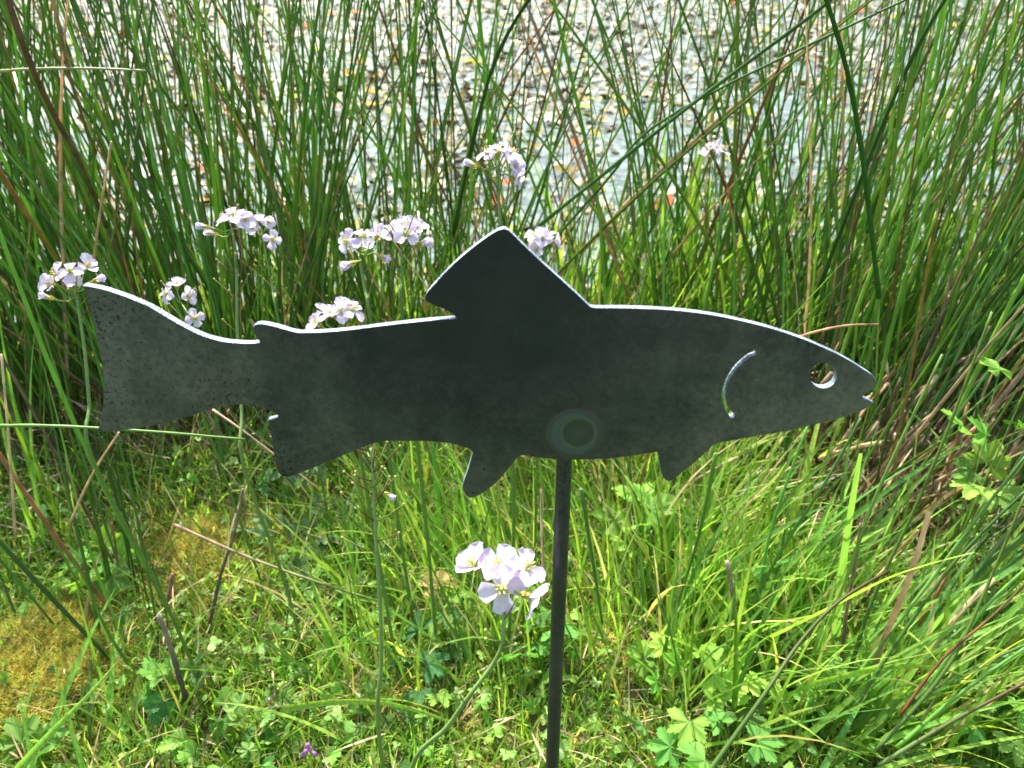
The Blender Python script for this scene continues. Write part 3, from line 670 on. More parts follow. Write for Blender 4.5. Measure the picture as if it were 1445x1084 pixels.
# ------------------------------------------------------------------ the fish sign
TH = R(8.0)                                            # the sign leans back a little
Y0 = wp(798, 650, 0.362)                               # where the rod meets the plate
AX = Vector((1, 0, 0)); AW = Vector((0, math.sin(TH), math.cos(TH))); AN = Vector((0, -math.cos(TH), math.sin(TH)))
def onplate(px, py):
    d = ray(px, py); t = (Y0-CAM).dot(AN)/d.dot(AN); p = CAM+d*t-Y0
    return p.dot(AX), p.dot(AW)
rb = onplate(780.5, 1084); rdir = Vector((rb[0], rb[1])).normalized()
rod_len = (Y0.z+0.06)/(-rdir.y*math.cos(TH))
sign = empty('fish_garden_stake', (Y0.x+rdir.x*(rod_len-0.06), Y0.y+rdir.y*(rod_len-0.06)*math.sin(TH), Y0.z+rdir.y*(rod_len-0.06)*math.cos(TH)), (-TH, 0, 0))
tag(sign, 'dark steel trout shaped sign on a round rod standing in the grass', 'garden sign')
OX, OZ = -rdir.x*(rod_len-0.06), -rdir.y*(rod_len-0.06)      # Y0 in the sign's own axes
TOP = [(116.6,403.2),(128,404.5),(144,408),(160,412.8),(177.5,418.8),(194,425.5),(210.7,433),(232.9,446),(255,459),(277,470.3),(299.3,478.5),(321.4,483),(343.6,484.7),(358,484.6),(367.2,483.6),
 (363.5,477.6),(359.2,472),(356.6,466.5),(357.2,461),(361,458),(367,457),(379,458.8),(394.5,462.6),(408,466.6),(420,469.3),(436,469.6),(452,469),(489.4,466.1),(539.2,459.9),(589,454.2),(620,451.2),(644.2,449.6),
 (640.5,444.2),(628.7,437.6),(613.2,430.8),(604.2,427),(600.8,423),(600.4,418.5),(602.2,413.5),(613.2,400.8),(624.3,388.6),(642,370.9),(664,352),(684,336.8),(698,327.6),(706,323.6),(713,322.8),(718.4,325.6),
 (735,342),(757,363.2),(779.3,383.4),(801.4,403.4),(819,419.8),(829,429.6),(833.5,433.3),(840,434.6),(867.9,434.6),(900,435.4),(925,436.3),(949.8,437.9),(975,440.4),(999.7,443.7),(1025,448.2),(1049.5,453.6),(1075,459.8),(1099.3,466.8),(1118,473),
 (1136.7,479.8),(1155,487.5),(1174,496),(1187,502.3),(1199,509),(1209,515),(1218.9,521.6),(1227,526.5),(1231.4,530),(1235.3,534.5),(1236.8,539.8),(1235.2,545.6),(1231.6,549.8),(1226.4,553.3),(1222,555.2),(1219.4,556.8),(1218,559.6),(1218.4,562.3),
 (1223.9,564.2),(1229,566.6),(1233,569),(1232,571.2),(1226.4,574.4),(1209,582),(1192,588),(1174,593.2),(1149,599.4),(1111.8,608.1),(1074.4,614.3),(1039.5,620.6),(1015,625),(1009.6,626.8),(1002.1,631.8),(989.7,644.2),(972.2,659.2),(954.8,672.9),
 (949,677.6),(944.8,679),(940.8,678.4),(937.2,675.2),(933.6,667.9),(930.9,656.2),(929.6,646),(928.2,638.6),(926,638),(896.8,642.6),(863.6,646.7),(830.4,648.6),(797,648.9),(763.9,646.7),(746,643.4),(739.6,642.6),(734,643.2),(728.5,647.8),(719.6,658.6),(704,677.4),(695,685.5),
 (686.4,692.7),(670.9,701.4),(666.5,703),(662.5,702.6),(658.2,699.5),(654,693),(652.6,687.6),(654.3,679.4),(659.9,663.9),(665.4,646.2),(667,639.5),(666.2,636.4),(662,633.6),(642,627.6),(620,624.2),(596.5,622.6),(564,622.5),(545,622.8),(534.2,624),(519.3,628.2),(489.4,640.4),(459.5,652.9),
 (429.6,665.3),(414,671.2),(405,673),(398.8,672),(394.5,668.6),(391,662),(388.4,652),(384.8,629.2),(381,604.3),(377.6,593.6),(380,592.6),(386,591.5),(392.8,589),(391.4,585.8),(382.3,579.6),(373,576.4),(364.9,574.4),(343.6,571.2),(332,571.1),(321.4,572),(308,574.6),(294.9,578.4),(266,588.2),(232.9,597),
 (199.6,603.7),(166.4,608),(136.8,609.8),(139.2,604),(142,594),(144.4,580),(145.6,566),(146.1,551),(146,535),(144.9,521),(143.2,508.6),(138.8,486.3),(133.2,461.9),(124.4,431),(119.3,412)]
def dense(pts, closed=True, k=3):
    out = []; n = len(pts)
    for i in range(n):
        p0, p1, p2, p3 = [Vector(pts[(i+q) % n]) for q in (-1, 0, 1, 2)]
        a1 = (p1-p0).angle(p2-p1); a2 = (p2-p1).angle(p3-p2)
        sharp1, sharp2 = a1 > 0.75, a2 > 0.75
        L = (p2-p1).length; m = max(1, int(L/3.5))
        t1 = (p2-p1) if sharp1 else (p2-p0)*(L/((p1-p0).length+L)); t2 = (p2-p1) if sharp2 else (p3-p1)*(L/((p3-p2).length+L))
        for j in range(m):
            t = j/m; out.append(p1*(2*t**3-3*t*t+1)+t1*(t**3-2*t*t+t)+p2*(-2*t**3+3*t*t)+t2*(t**3-t*t))
    return out
outline = [onplate(*p) for p in dense(TOP)]
eye = [onplate(1161.8+18.8*math.cos(a), 530.3+17.6*math.sin(a)) for a in np.linspace(0, 2*math.pi, 48, endpoint=False)]
gc = [(1064, 497.8), (1057, 501.5), (1049, 507.5), (1041, 515), (1034.2, 523), (1028.4, 532), (1024.2, 541), (1021.8, 550), (1021, 558), (1022, 566), (1024.6, 574), (1028.6, 581), (1032.6, 586)]
def slot(cl, hw, re):
    L_, R_ = [], []
    for i, p in enumerate(cl):
        t = (Vector(cl[min(i+1, len(cl)-1)])-Vector(cl[max(i-1, 0)])).normalized(); nn = Vector((-t.y, t.x))
        L_.append(Vector(p)+nn*hw); R_.append(Vector(p)-nn*hw)
    out = []
    t = (Vector(cl[-1])-Vector(cl[-2])).normalized(); a0 = math.atan2(t.y, t.x)
    out += L_[:-1]+[Vector(cl[-1])+Vector((math.cos(a0+a), math.sin(a0+a)))*re for a in np.linspace(2.2, -2.2, 9)]
    t = (Vector(cl[0])-Vector(cl[1])).normalized(); a0 = math.atan2(t.y, t.x)
    out += R_[:-1][::-1][:-1]+[Vector(cl[0])+Vector((math.cos(a0+a), math.sin(a0+a)))*re for a in np.linspace(2.2, -2.2, 9)]
    return out
gill = [onplate(*p) for p in slot(gc, 2.5, 4.0)]
cu = bpy.data.curves.new('fish', 'CURVE'); cu.dimensions = '2D'; cu.fill_mode = 'BOTH'; TK = 0.0036; BV = 0.00018
cu.extrude = TK/2-BV; cu.bevel_depth = BV; cu.bevel_resolution = 1; cu.offset = -BV
for ring in (outline, eye, gill):
    sp = cu.splines.new('POLY'); sp.points.add(len(ring)-1); sp.use_cyclic_u = True
    for q, p in zip(sp.points, ring): q.co = (p[0], p[1], 0, 1)
tmp = bpy.data.objects.new('tmp', cu); COL.objects.link(tmp)
dg = bpy.context.evaluated_depsgraph_get(); pm = bpy.data.meshes.new_from_object(tmp.evaluated_get(dg))
bpy.data.objects.remove(tmp); bpy.data.curves.remove(cu)
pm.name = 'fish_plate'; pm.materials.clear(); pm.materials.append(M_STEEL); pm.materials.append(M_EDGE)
for v in pm.vertices: x, y, z = v.co; v.co = (x, TK/2-z, y)        # front face at y=0, plate behind it
pm.update()
if sum(1 for f in pm.polygons if abs(f.normal.y) < 0.6) == 0: print('no edges?')
for f in pm.polygons: f.material_index = 1 if abs(f.normal.y) < 0.75 else 0; f.use_smooth = False
pm.flip_normals()
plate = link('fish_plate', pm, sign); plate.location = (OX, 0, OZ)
b = MB(); RR = 0.0037
r0 = Vector((OX, TK+RR*0.9, OZ)); up = Vector((-rdir.x, 0, -rdir.y)); wx, wz = onplate(811, 612)
b.tube([r0+up*0.018-Vector((0,0,0)), r0+up*0.01, r0, r0-up*rod_len*0.5, r0-up*rod_len], [RR, RR, RR, RR, RR], 20)
rod = link('rod', b.mesh('rod', M_ROD), sign)
b = MB(); prof = [(0, 0.00022), (0.0045, 0.00014), (0.0075, 0.00010), (0.0098, 0.00026), (0.0112, 0.00022), (0.0125, -0.00002)]
for (r_, h) in prof:
    for j in range(40):
        a = 2*math.pi*j/40; b.v.append(Vector((r_*math.cos(a)*1.04, -h-0.00003, r_*math.sin(a)))); b.c.append((1, 1, 1))
for i in range(len(prof)-1):
    for j in range(40): b.f.append((i*40+j, i*40+(j+1) % 40, (i+1)*40+(j+1) % 40, (i+1)*40+j))
wm = link('weld_mark', b.mesh('weld_mark', M_WELD), sign); wm.location = (OX+wx, 0, OZ+wz)

# ------------------------------------------------------------------ cuckooflowers
def petal_mesh(i, closed=False):
    r = random.Random(i); b = MB(); rows = 7; colsn = 5
    for k in range(rows):
        t = k/(rows-1)
        wdt = 0.12+0.34*math.sin(min(1, t*1.15)*math.pi*0.5)**1.3
        if t > 0.8: wdt *= 1-((t-0.8)/0.2)**2*0.55
        for j in range(colsn):
            u = (j/(colsn-1)-0.5)*2
            zz = t-(0.05 if (k == rows-1 and j == 2) else 0)-(abs(u)**2*0.06 if t > 0.8 else 0)
            bend = 0.10*math.sin(t*3.0+i)+(-0.22*t*t if not closed else 0.15*t*(1-t))
            y = bend+0.12*u*u*(0.5+t)+0.025*math.sin(u*7+i)*t
            b.v.append(Vector((u*wdt, y, zz*1.0)))
            f = max(0, 1-t*2.6); vein = 0.93+0.07*math.cos(u*9); c = (0.86*vein, 0.775*vein, 0.92)
            if i == 3: c = (0.84*vein, 0.71*vein, 0.90)
            yg = (0.62, 0.66, 0.22)
            b.c.append(tuple(c[q]*(1-f)+yg[q]*f for q in range(3)))
    for k in range(rows-1):
        for j in range(colsn-1):
            a = k*colsn+j; b.f.append((a, a+1, a+colsn+1, a+colsn))
    return b.mesh('petal', M_PETAL)
PET = [petal_mesh(i) for i in range(4)]; PETC = [petal_mesh(i, True) for i in range(3)]
def centre_mesh(o):
    b = MB()
    b.ball((0, 0, 0.0008), 0.0013, 8, 4, (0.45, 0.52, 0.10), (1, 1, 1.2))
    b.tube([(0, 0, 0), (0, 0, 0.0045)], [0.0006, 0.0005], 5, (0.40, 0.55, 0.12))
    for k in range(6):
        a = k*math.pi/3; L = 0.0042 if k % 3 else 0.003
        p = Vector((math.cos(a)*0.0017, math.sin(a)*0.0017, L))
        b.tube([(math.cos(a)*0.0007, math.sin(a)*0.0007, 0), p], 0.00022, 4, (0.7, 0.72, 0.4)); b.ball(p, 0.00042, 5, 3, (0.78, 0.62, 0.15), (1, 1, 1.7))
    for k in range(4):      # sepals
        a = k*math.pi/2+0.78; d = Vector((math.cos(a), math.sin(a), 0))
        b.ribbon([d*0.0004+Vector((0, 0, -0.0022)), d*0.0016+Vector((0, 0, -0.0008)), d*(0.0022+0.0012*o)+Vector((0, 0, 0.0012))], [0.0010, 0.0020, 0.0006],
                 Vector((0, 0, 1)).cross(d), 0.3, (0.42, 0.40, 0.07), (0.62, 0.36, 0.09))
    b.ball((0, 0, -0.0016), 0.0011, 6, 4, (0.34, 0.40, 0.08), (1, 1, 1.5))
    return b.mesh('flower_centre', M_STALK)
CEN = [centre_mesh(0.0), centre_mesh(1.0)]
VEC = {'up': (0, 0.05, 1), 'cam': (0, -0.8, 0.6), 'camL': (-0.5, -0.7, 0.55), 'camR': (0.5, -0.7, 0.5), 'left': (-0.9, -0.15, 0.35), 'right': (0.9, -0.1, 0.3),
       'upL': (-0.5, -0.1, 0.8), 'upR': (0.5, -0.1, 0.8), 'upC': (0, -0.4, 0.9), 'dnR': (0.7, -0.4, -0.2), 'dnL': (-0.7, -0.4, -0.1), 'back': (0.1, 0.4, 0.9)}
def tree_local(root, p): return p-root.location
def cuckoo(label, path, depth, flowers, hub, size=0.0095, r=0.0011, pods=(), col=(0.17, 0.30, 0.07), base=None, dark=None):
    """path: px points of the stem from the hub down; the stem then runs on to the ground"""
    dp = depth if hasattr(depth, '__len__') else [depth]*(len(path)+1)
    pts = [wp(*hub, dp[0])]+[wp(px, py, d) for (px, py), d in zip(path, dp[1:])]
    last = pts[-1]
    g0 = Vector(base) if base else Vector((last.x+(last.x-pts[-2].x)*0.6, last.y+0.03, 0)); g0.z = terr(g0.x, g0.y)-0.004
    if last.z > 0.03: pts += [(last*0.5+g0*0.5)+Vector((random.uniform(-.006, .006), 0, 0)), g0]
    sm = []
    for i in range(len(pts)-1):
        p0 = pts[max(i-1, 0)]; p1, p2 = pts[i], pts[i+1]; p3 = pts[min(i+2, len(pts)-1)]
        for t in np.linspace(0, 1, 6, endpoint=False):
            sm.append(0.5*((2*p1)+(p2-p0)*t+(2*p0-5*p1+4*p2-p3)*t*t+(3*p1-p0-3*p2+p3)*t**3))
    sm.append(pts[-1])
    root = empty('cuckooflower', g0); tag(root, label, 'flower', 'lilac cuckooflowers among the grass')
    n = len(sm); b = MB()
    b.tube([p-g0 for p in sm], [r*(0.7+0.6*i/n) for i in range(n)], 7, col, tuple(c*0.8 for c in col) if not dark else dark)
    link('stem', b.mesh('stem', M_STALK), root)
    hubp = sm[0]-g0
    for (px, py, face, st, dz) in flowers:
        c = wp(px, py, dp[0]+dz)-g0; ax = Vector(VEC[face]); ax += Vector((random.gauss(0, .08), random.gauss(0, .08), random.gauss(0, .05))); ax.normalize()
        k = min(n-1, random.randrange(0, 3)); s0 = sm[k]-g0
        mid = s0*0.45+(c-ax*0.006)*0.55+Vector((0, 0, -0.002))
        pb = MB(); pb.tube([s0, mid, c-ax*0.0055, c-ax*0.002], [0.0006, 0.0005, 0.0005, 0.0007], 5, (0.24, 0.36, 0.08)); link('pedicel', pb.mesh('pedicel', M_STALK), root)
        f = link('flower', CEN[0 if st == 'bud' else 1], root); f.location = c; f.rotation_mode = 'QUATERNION'
        f.rotation_quaternion = ax.to_track_quat('Z', 'Y') @ Quaternion((0, 0, 1), random.uniform(0, 1.57)); sc = size/0.0095
        f.scale = (sc,)*3
        op = {'open': 1.25, 'wide': 1.45, 'half': 0.75, 'bud': 0.2}[st]; lst = PETC if st == 'bud' else PET
        for q in range(4):
            e = link('petal', random.choice(lst), f); pl = 0.0090*random.uniform(0.85, 1.1)*(0.85 if st == 'bud' else 1)
            m = Matrix.Rotation(q*math.pi/2+random.gauss(0, 0.09), 4, 'Z') @ Matrix.Rotation(op+random.gauss(0, 0.13), 4, 'X') @ Matrix.Diagonal((pl*random.uniform(.92, 1.08)*(0.8 if st == 'bud' else 1), pl, pl, 1))
            e.matrix_basis = Matrix.Translation((0, 0, 0.0004)) @ m
    for (k0, L, a, e, c) in pods:                                    # thin upright pods / bare pedicels along the stem
        i = int(k0*(n-1)); s0 = sm[i]-g0; d = Vector((math.cos(a)*math.cos(e), math.sin(a)*math.cos(e)*0.7, math.sin(e)))
        pb = MB(); m_ = s0+d*L*0.5+Vector((0, 0, L*0.05)); q = s0+d*L+Vector((0, 0, L*0.18))
        pb.tube([s0, m_, q], [0.00035, 0.0004, 0.0003], 5, (0.22, 0.24, 0.06) if c == 'g' else (0.16, 0.09, 0.04)); pb.ball(q, 0.0009, 5, 3, (0.50, 0.50, 0.16))
        link('seed_pod', pb.mesh('seed_pod', M_STALK), root)
    return root
def podset(n, k0, k1, L0=0.012, L1=0.022, kind='g'):
    return [(random.uniform(k0, k1), random.uniform(L0, L1), random.choice((0, math.pi))+random.gauss(0, 0.7), random.uniform(0.5, 1.1), random.choice('gb') if kind == 'm' else kind) for _ in range(n)]
cuckoo('cuckooflower head low in front, lilac flowers just left of the steel rod', [(709, 905), (697, 935), (660, 985), (632, 1025), (582, 1084)], [0.385, 0.385, 0.387, 0.39, 0.40, 0.42],
       [(707, 830, 'cam', 'wide', 0.0), (703, 799, 'upC', 'open', 0.008), (671, 800, 'upL', 'half', 0.012), (741, 803, 'upR', 'open', 0.006), (742, 840, 'dnR', 'half', 0.0)],
       (711, 866), 0.0126, 0.0012, podset(7, 0.02, 0.5, 0.01, 0.016, 'm'), (0.20, 0.33, 0.09))
cuckoo('cuckooflower head touching the tail tip, at far left', [(112, 442), (120, 500), (126, 570), (131, 650)], 0.52,
       [(80, 388, 'camL', 'wide', 0.0), (100, 384, 'upC', 'wide', -.004), (122, 377, 'upR', 'half', 0.01), (74, 401, 'camL', 'half', -.006), (108, 396, 'cam', 'half', 0.006), (135, 396, 'right', 'bud', 0.0), (72, 421, 'left', 'bud', 0.0)],
       (106, 410), 0.0088, 0.0012, podset(6, 0.02, 0.3, kind='m'))
cuckoo('pair of pink cuckooflowers just above the upper edge of the tail', [(262, 440), (268, 470), (272, 540)], 0.62,
       [(236, 415, 'camL', 'wide', 0.0), (250, 405, 'up', 'half', 0.006), (262, 419, 'right', 'half', 0.0), (275, 449, 'camR', 'open', -.01)], (256, 428), 0.0090, 0.0010, podset(4, 0.0, 0.4))
cuckoo('tall cuckooflower with pale head above the tail wrist', [(331, 345), (334, 400), (335, 470), (341, 580), (344, 660)], 0.58,
       [(293, 321, 'left', 'bud', 0.0), (318, 308, 'upL', 'wide', 0.0), (330, 306, 'upC', 'open', -.004), (345, 312, 'camR', 'half', 0.0), (304, 331, 'left', 'bud', 0.01)], (327, 322), 0.0098, 0.0012, podset(16, 0.03, 0.5, kind='m'),
       (0.22, 0.33, 0.10))
cuckoo('small violet cuckooflower half hidden beside the tall pale one', [(375, 360), (383, 400), (395, 460)], 0.66,
       [(365, 313, 'up', 'half', 0.0), (378, 314, 'camR', 'half', 0.0), (384, 338, 'camR', 'wide', -.01), (357, 322, 'cam', 'half', 0.0)], (370, 332), 0.0082, 0.0009, podset(6, 0.0, 0.5))
cuckoo('cuckooflower with a broad head over two drooping buds, left of its twin', [(509, 375), (515, 410), (524, 460)], 0.53,
       [(490, 341, 'camL', 'wide', 0.0), (513, 336, 'upC', 'wide', -.004), (532, 335, 'upR', 'half', 0.0), (499, 371, 'dnL', 'bud', -.01), (536, 361, 'dnR', 'bud', 0.0), (543, 331, 'right', 'bud', 0.01)], (505, 356), 0.0100, 0.0012, podset(5, 0.02, 0.4))
cuckoo('cuckooflower with one large pale flower on top, nearest the dorsal fin', [(567, 365), (567, 400), (568, 450)], 0.50,
       [(572, 320, 'upC', 'wide', 0.0), (560, 324, 'upL', 'open', 0.006), (584, 326, 'upR', 'half', 0.006), (592, 345, 'right', 'bud', 0.0), (575, 331, 'cam', 'open', -.004)], (567, 341), 0.0105, 0.0012, podset(12, 0.02, 0.4, kind='m'))
cuckoo('low cuckooflower peeping over the back behind the adipose fin', [(482, 480), (490, 540)], 0.50,
       [(483, 441, 'upC', 'wide', 0.0), (470, 445, 'upL', 'open', 0.0), (495, 440, 'upR', 'open', 0.004), (450, 458, 'upL', 'half', 0.0), (460, 447, 'up', 'half', 0.01), (488, 436, 'back', 'half', 0.01)], (480, 462), 0.0098, 0.0012)
cuckoo('highest cuckooflower, against the pond above the dorsal fin', [(703, 265), (705, 300), (709, 350), (712, 420)], 0.50,
       [(688, 217, 'upL', 'wide', 0.0), (704, 216, 'up', 'open', -.004), (720, 218, 'upR', 'wide', 0.0), (671, 234, 'left', 'bud', 0.0), (723, 236, 'camR', 'half', 0.0), (724, 250, 'dnR', 'half', 0.0)], (702, 234), 0.0098, 0.0012, podset(7, 0.03, 0.4))
cuckoo('pink and white cuckooflower peeping past the right side of the dorsal fin', [(769, 370), (768, 410)], 0.56,
       [(757, 334, 'upL', 'open', 0.0), (770, 334, 'up', 'open', 0.0), (764, 338, 'cam', 'half', -.004), (760, 354, 'camL', 'half', 0.0), (779, 342, 'right', 'half', 0.0)], (767, 348), 0.0090, 0.0010)
cuckoo('small distant white cuckooflower among the rushes, above the fish head', [(1009, 235), (1011, 270), (1015, 330)], 0.70,
       [(1000, 212, 'upL', 'open', 0.0), (1009, 210, 'up', 'open', 0.0), (1017, 212, 'upR', 'open', 0.0)], (1008, 222), 0.0095, 0.0012, podset(8, 0.02, 0.4))
cuckoo('spent cuckooflower with brown seed pods hanging below the fish belly', [(527, 690), (530, 750), (536, 850), (538, 930), (533, 1010)], [0.47, 0.47, 0.47, 0.475, 0.48, 0.49],
       [(509, 631, 'upL', 'bud', 0.01), (546, 697, 'dnR', 'bud', 0.0)], (523, 632), 0.0065, 0.0012, podset(22, 0.01, 0.36, 0.012, 0.026, 'm'), (0.22, 0.33, 0.10))
# tiny violet flower low in the turf
tp = gp(437, 1056, 0.028); gz = terr(tp.x, tp.y); vr = empty('tiny_wildflower', (tp.x, tp.y, gz)); tag(vr, 'tiny violet wildflower low in the turf at bottom', 'flower')
b = MB(); b.tube([(0, 0, 0), (0.002, 0, 0.014), (0, 0, 0.026)], 0.0006, 5, (0.2, 0.12, 0.08)); link('stem', b.mesh('stem', M_STALK), vr)
for k, (dx, dz) in enumerate(((0, 0.028), (-0.004, 0.024), (0.003, 0.021), (-0.001, 0.033), (-0.007, 0.020))):
    b = MB(); b.ball((dx, 0, dz), 0.0021, 7, 4, (0.55, 0.25, 0.65), (1, 1, 1.4)); link('blossom', b.mesh('blossom', M_PETAL), vr)

# ------------------------------------------------------------------ single leafy plants
LM = {k: [] for k in ('palm', 'tri')}
LCOL = {'bright': (0.21, 0.42, 0.06), 'mid': (0.13, 0.29, 0.05), 'dark': (0.06, 0.17, 0.045), 'grey': (0.15, 0.27, 0.11), 'dry': (0.34, 0.25, 0.09)}
LMESH = {}
for cname, c in LCOL.items():
    for k in ('palm', 'tri'):
        for i in range(3):
            B, Fb = LEAFB[k][i]; cc = np.repeat(np.array([c]), len(B), 0); rr = np.hypot(B[:, 0], B[:, 1])
            LMESH[(cname, k, i)] = mesh_np('leaf', B, Fb, M_LEAF, cc*(0.85+0.3*rr[:, None]), smooth=False)
def leafy(name, label, px, py, h, n, s, cname, spread, kind='palm', tilt=0.5, faceup=True):
    """leaves centred on the picture point, at height h above the soil"""
    c = gp(px, py, h); z0 = terr(c.x, c.y); root = empty(name, (c.x, c.y, z0)); tag(root, label, 'leafy plant')
    for i in range(n):
        a = i*2.4+random.uniform(-.4, .4); q = spread*math.sqrt((i+0.5)/n)
        p = Vector((q*math.cos(a), q*math.sin(a), h-z0+random.uniform(-0.3, 0.3)*h))
        sc = s*random.uniform(0.65, 1.1)
        cn = cname if random.random() < 0.8 else random.choice(('bright', 'mid'))
        o = link('leaf', LMESH[(cn, kind, random.randrange(3))], root)
        o.location = p; o.scale = (sc,)*3
        o.rotation_euler = (random.gauss(0.35, tilt), random.gauss(0, tilt), a-math.pi/2)
        b = MB(); b.tube([(0, 0, -0.002), p*0.5+Vector((0, 0, 0.1*h)), p], [0.0007, 0.0006, 0.0005], 5, (0.16, 0.24, 0.06)); link('leaf_stalk', b.mesh('leaf_stalk', M_STALK), root)
leafy('leafy_plant', 'pale yellow green lobed leaves at the right edge, level with the fish head', 1430, 588, 0.23, 12, 0.024, 'bright', 0.036)
leafy('leafy_plant', 'bright lobed leaves in the grass near the bottom, right of the rod', 985, 960, 0.05, 10, 0.022, 'bright', 0.05)
leafy('leafy_plant', 'large toothed leaves at the bottom edge right of centre', 1045, 1050, 0.05, 11, 0.023, 'mid', 0.055)
leafy('leafy_plant', 'small upright dark green plant beside the grey stub at lower left', 238, 968, 0.03, 12, 0.018, 'dark', 0.022, 'tri', 0.7)
leafy('leafy_plant', 'bright green lobed leaves under the left rushes', 130, 800, 0.03, 7, 0.024, 'bright', 0.035)
leafy('leafy_plant', 'bright lobed leaves just right of the rod below the fish', 905, 730, 0.07, 8, 0.026, 'bright', 0.035)
leafy('leafy_plant', 'grey green leafy patch below the anal fin', 425, 720, 0.025, 16, 0.021, 'grey', 0.07, 'palm')
leafy('leafy_plant', 'grey green leafy patch under the fish belly, left of the seed pods', 480, 780, 0.025, 16, 0.019, 'grey', 0.06, 'palm')
leafy('leafy_plant', 'feathery bright leaves in the shade right of the fish fin', 1120, 850, 0.05, 12, 0.022, 'bright', 0.05, 'tri')
leafy('leafy_plant', 'pale lobed leaves half under the leaning blades at lower right', 1205, 985, 0.05, 8, 0.022, 'mid', 0.04)
leafy('leafy_plant', 'yellowing dry leaf pair left of the front flower', 632, 845, 0.05, 3, 0.022, 'dry', 0.018)
leafy('leafy_plant', 'broad leaf by the right edge near the bottom corner', 1420, 1010, 0.05, 6, 0.024, 'mid', 0.03)
leafy('leafy_plant', 'dark lobed leaves behind the leaning front flower stem', 590, 945, 0.03, 9, 0.02, 'dark', 0.04)
leafy('leafy_plant', 'low green leaves along the bottom edge left of centre', 330, 1050, 0.02, 13, 0.018, 'mid', 0.05, 'tri')
leafy('leafy_plant', 'single toothed leaves in the bottom left corner', 30, 1065, 0.025, 5, 0.024, 'mid', 0.03)
leafy('leafy_plant', 'lobed leaves low behind the front flower head', 740, 880, 0.04, 8, 0.022, 'mid', 0.035)
leafy('leafy_plant', 'dark leaves in the shaded hollow at the right', 1345, 880, 0.04, 10, 0.026, 'dark', 0.05)
leafy('leafy_plant', 'low leaves at the bottom edge beside the front flower stem', 520, 1055, 0.015, 10, 0.016, 'mid', 0.04, 'tri')

# ------------------------------------------------------------------ broad grass tufts, blade by blade
def catmull(pts, k=5):
    sm = []
    for i in range(len(pts)-1):
        p0 = pts[max(i-1, 0)]; p1, p2 = pts[i], pts[i+1]; p3 = pts[min(i+2, len(pts)-1)]
        for t in np.linspace(0, 1, k, endpoint=False):
            sm.append(0.5*((2*p1)+(p2-p0)*t+(2*p0-5*p1+4*p2-p3)*t*t+(3*p1-p0-3*p2+p3)*t**3))
    return sm+[pts[-1]]
BG = [(0.18, 0.36, 0.05), (0.13, 0.29, 0.045), (0.25, 0.44, 0.07), (0.11, 0.25, 0.06)]
def tuft(label, gx, gy, n, L0, L1, w0, w1, az, azs, lean, curl, rad=0.025, bcol=None):
    p = gp(gx, gy); z = terr(p.x, p.y); root = empty('grass_tuft', (p.x, p.y, z)); tag(root, label, 'grass tuft', 'broad bladed grass tufts on the bank')
    for _ in range(n):
        L = random.uniform(L0, L1); a = random.gauss(az, azs); l0 = max(0.03, random.gauss(lean, 0.12)); cu_ = random.uniform(curl*0.4, curl*1.3)
        q = Vector((random.gauss(0, rad), random.gauss(0, rad), -0.003)); pts = [q]; m = 9
        for k in range(m):
            an = l0+cu_*((k+.5)/m)**1.5; q = q+Vector((math.cos(a)*math.sin(an), math.sin(a)*math.sin(an), math.cos(an)))*(L/m); pts.append(q)
        wd = random.uniform(w0, w1); ws = [wd*min(1, (1-k/m)**0.75*1.3)*(0.6+0.4*min(1, k/2)) for k in range(m+1)]; ws[-1] = 0.0002
        c = random.choice(bcol or BG); b = MB()
        b.ribbon(pts, ws, (math.cos(a+1.57+random.gauss(0, .5)), math.sin(a+1.57), 0.2), 0.3, tuple(x*0.9 for x in c), tuple(min(1, x*1.1) for x in c))
        link('blade', b.mesh('blade', M_BLADE), root)
tuft('broad blades sweeping right from the bottom edge, lowest at right', 1120, 1090, 17, 0.16, 0.32, 0.003, 0.0065, 0.35, 0.25, 0.75, 0.5)
tuft('broad bright blades rising right of the rod, under the pectoral fin', 960, 900, 16, 0.12, 0.24, 0.004, 0.008, 0.9, 0.6, 0.3, 0.6)
tuft('wide pale green blades in the middle of the right side, under the fish head', 1090, 860, 15, 0.14, 0.27, 0.005, 0.010, 0.8, 0.55, 0.3, 0.7)
tuft('arching broad blades at the right edge above the corner', 1290, 1000, 17, 0.14, 0.30, 0.003, 0.0065, 0.3, 0.4, 0.6, 0.7)
tuft('broad blades crossing in the bottom left corner', 90, 1120, 6, 0.10, 0.19, 0.004, 0.008, 1.2, 0.7, 0.7, 0.5)
tuft('bright grass tuft behind the fish back, among the thin rushes', 905, 470, 16, 0.22, 0.42, 0.005, 0.009, 1.4, 1.0, 0.12, 0.35, 0.05)
tuft('tall bright grass tuft behind the fish above the gill slot', 1040, 500, 17, 0.22, 0.46, 0.005, 0.010, 1.2, 0.9, 0.12, 0.3, 0.05)
tuft('bright grass tuft under the belly fin, left of the rod', 660, 800, 16, 0.10, 0.22, 0.003, 0.007, 2.3, 0.5, 0.4, 0.5)
tuft('medium grass tuft in front of the left rushes, below the tail', 330, 700, 10, 0.08, 0.18, 0.003, 0.006, 0.6, 0.8, 0.5, 0.7)
tuft('grass tuft at the left edge below the tail fin', 40, 780, 14, 0.14, 0.28, 0.003, 0.006, 1.4, 0.8, 0.15, 0.4)

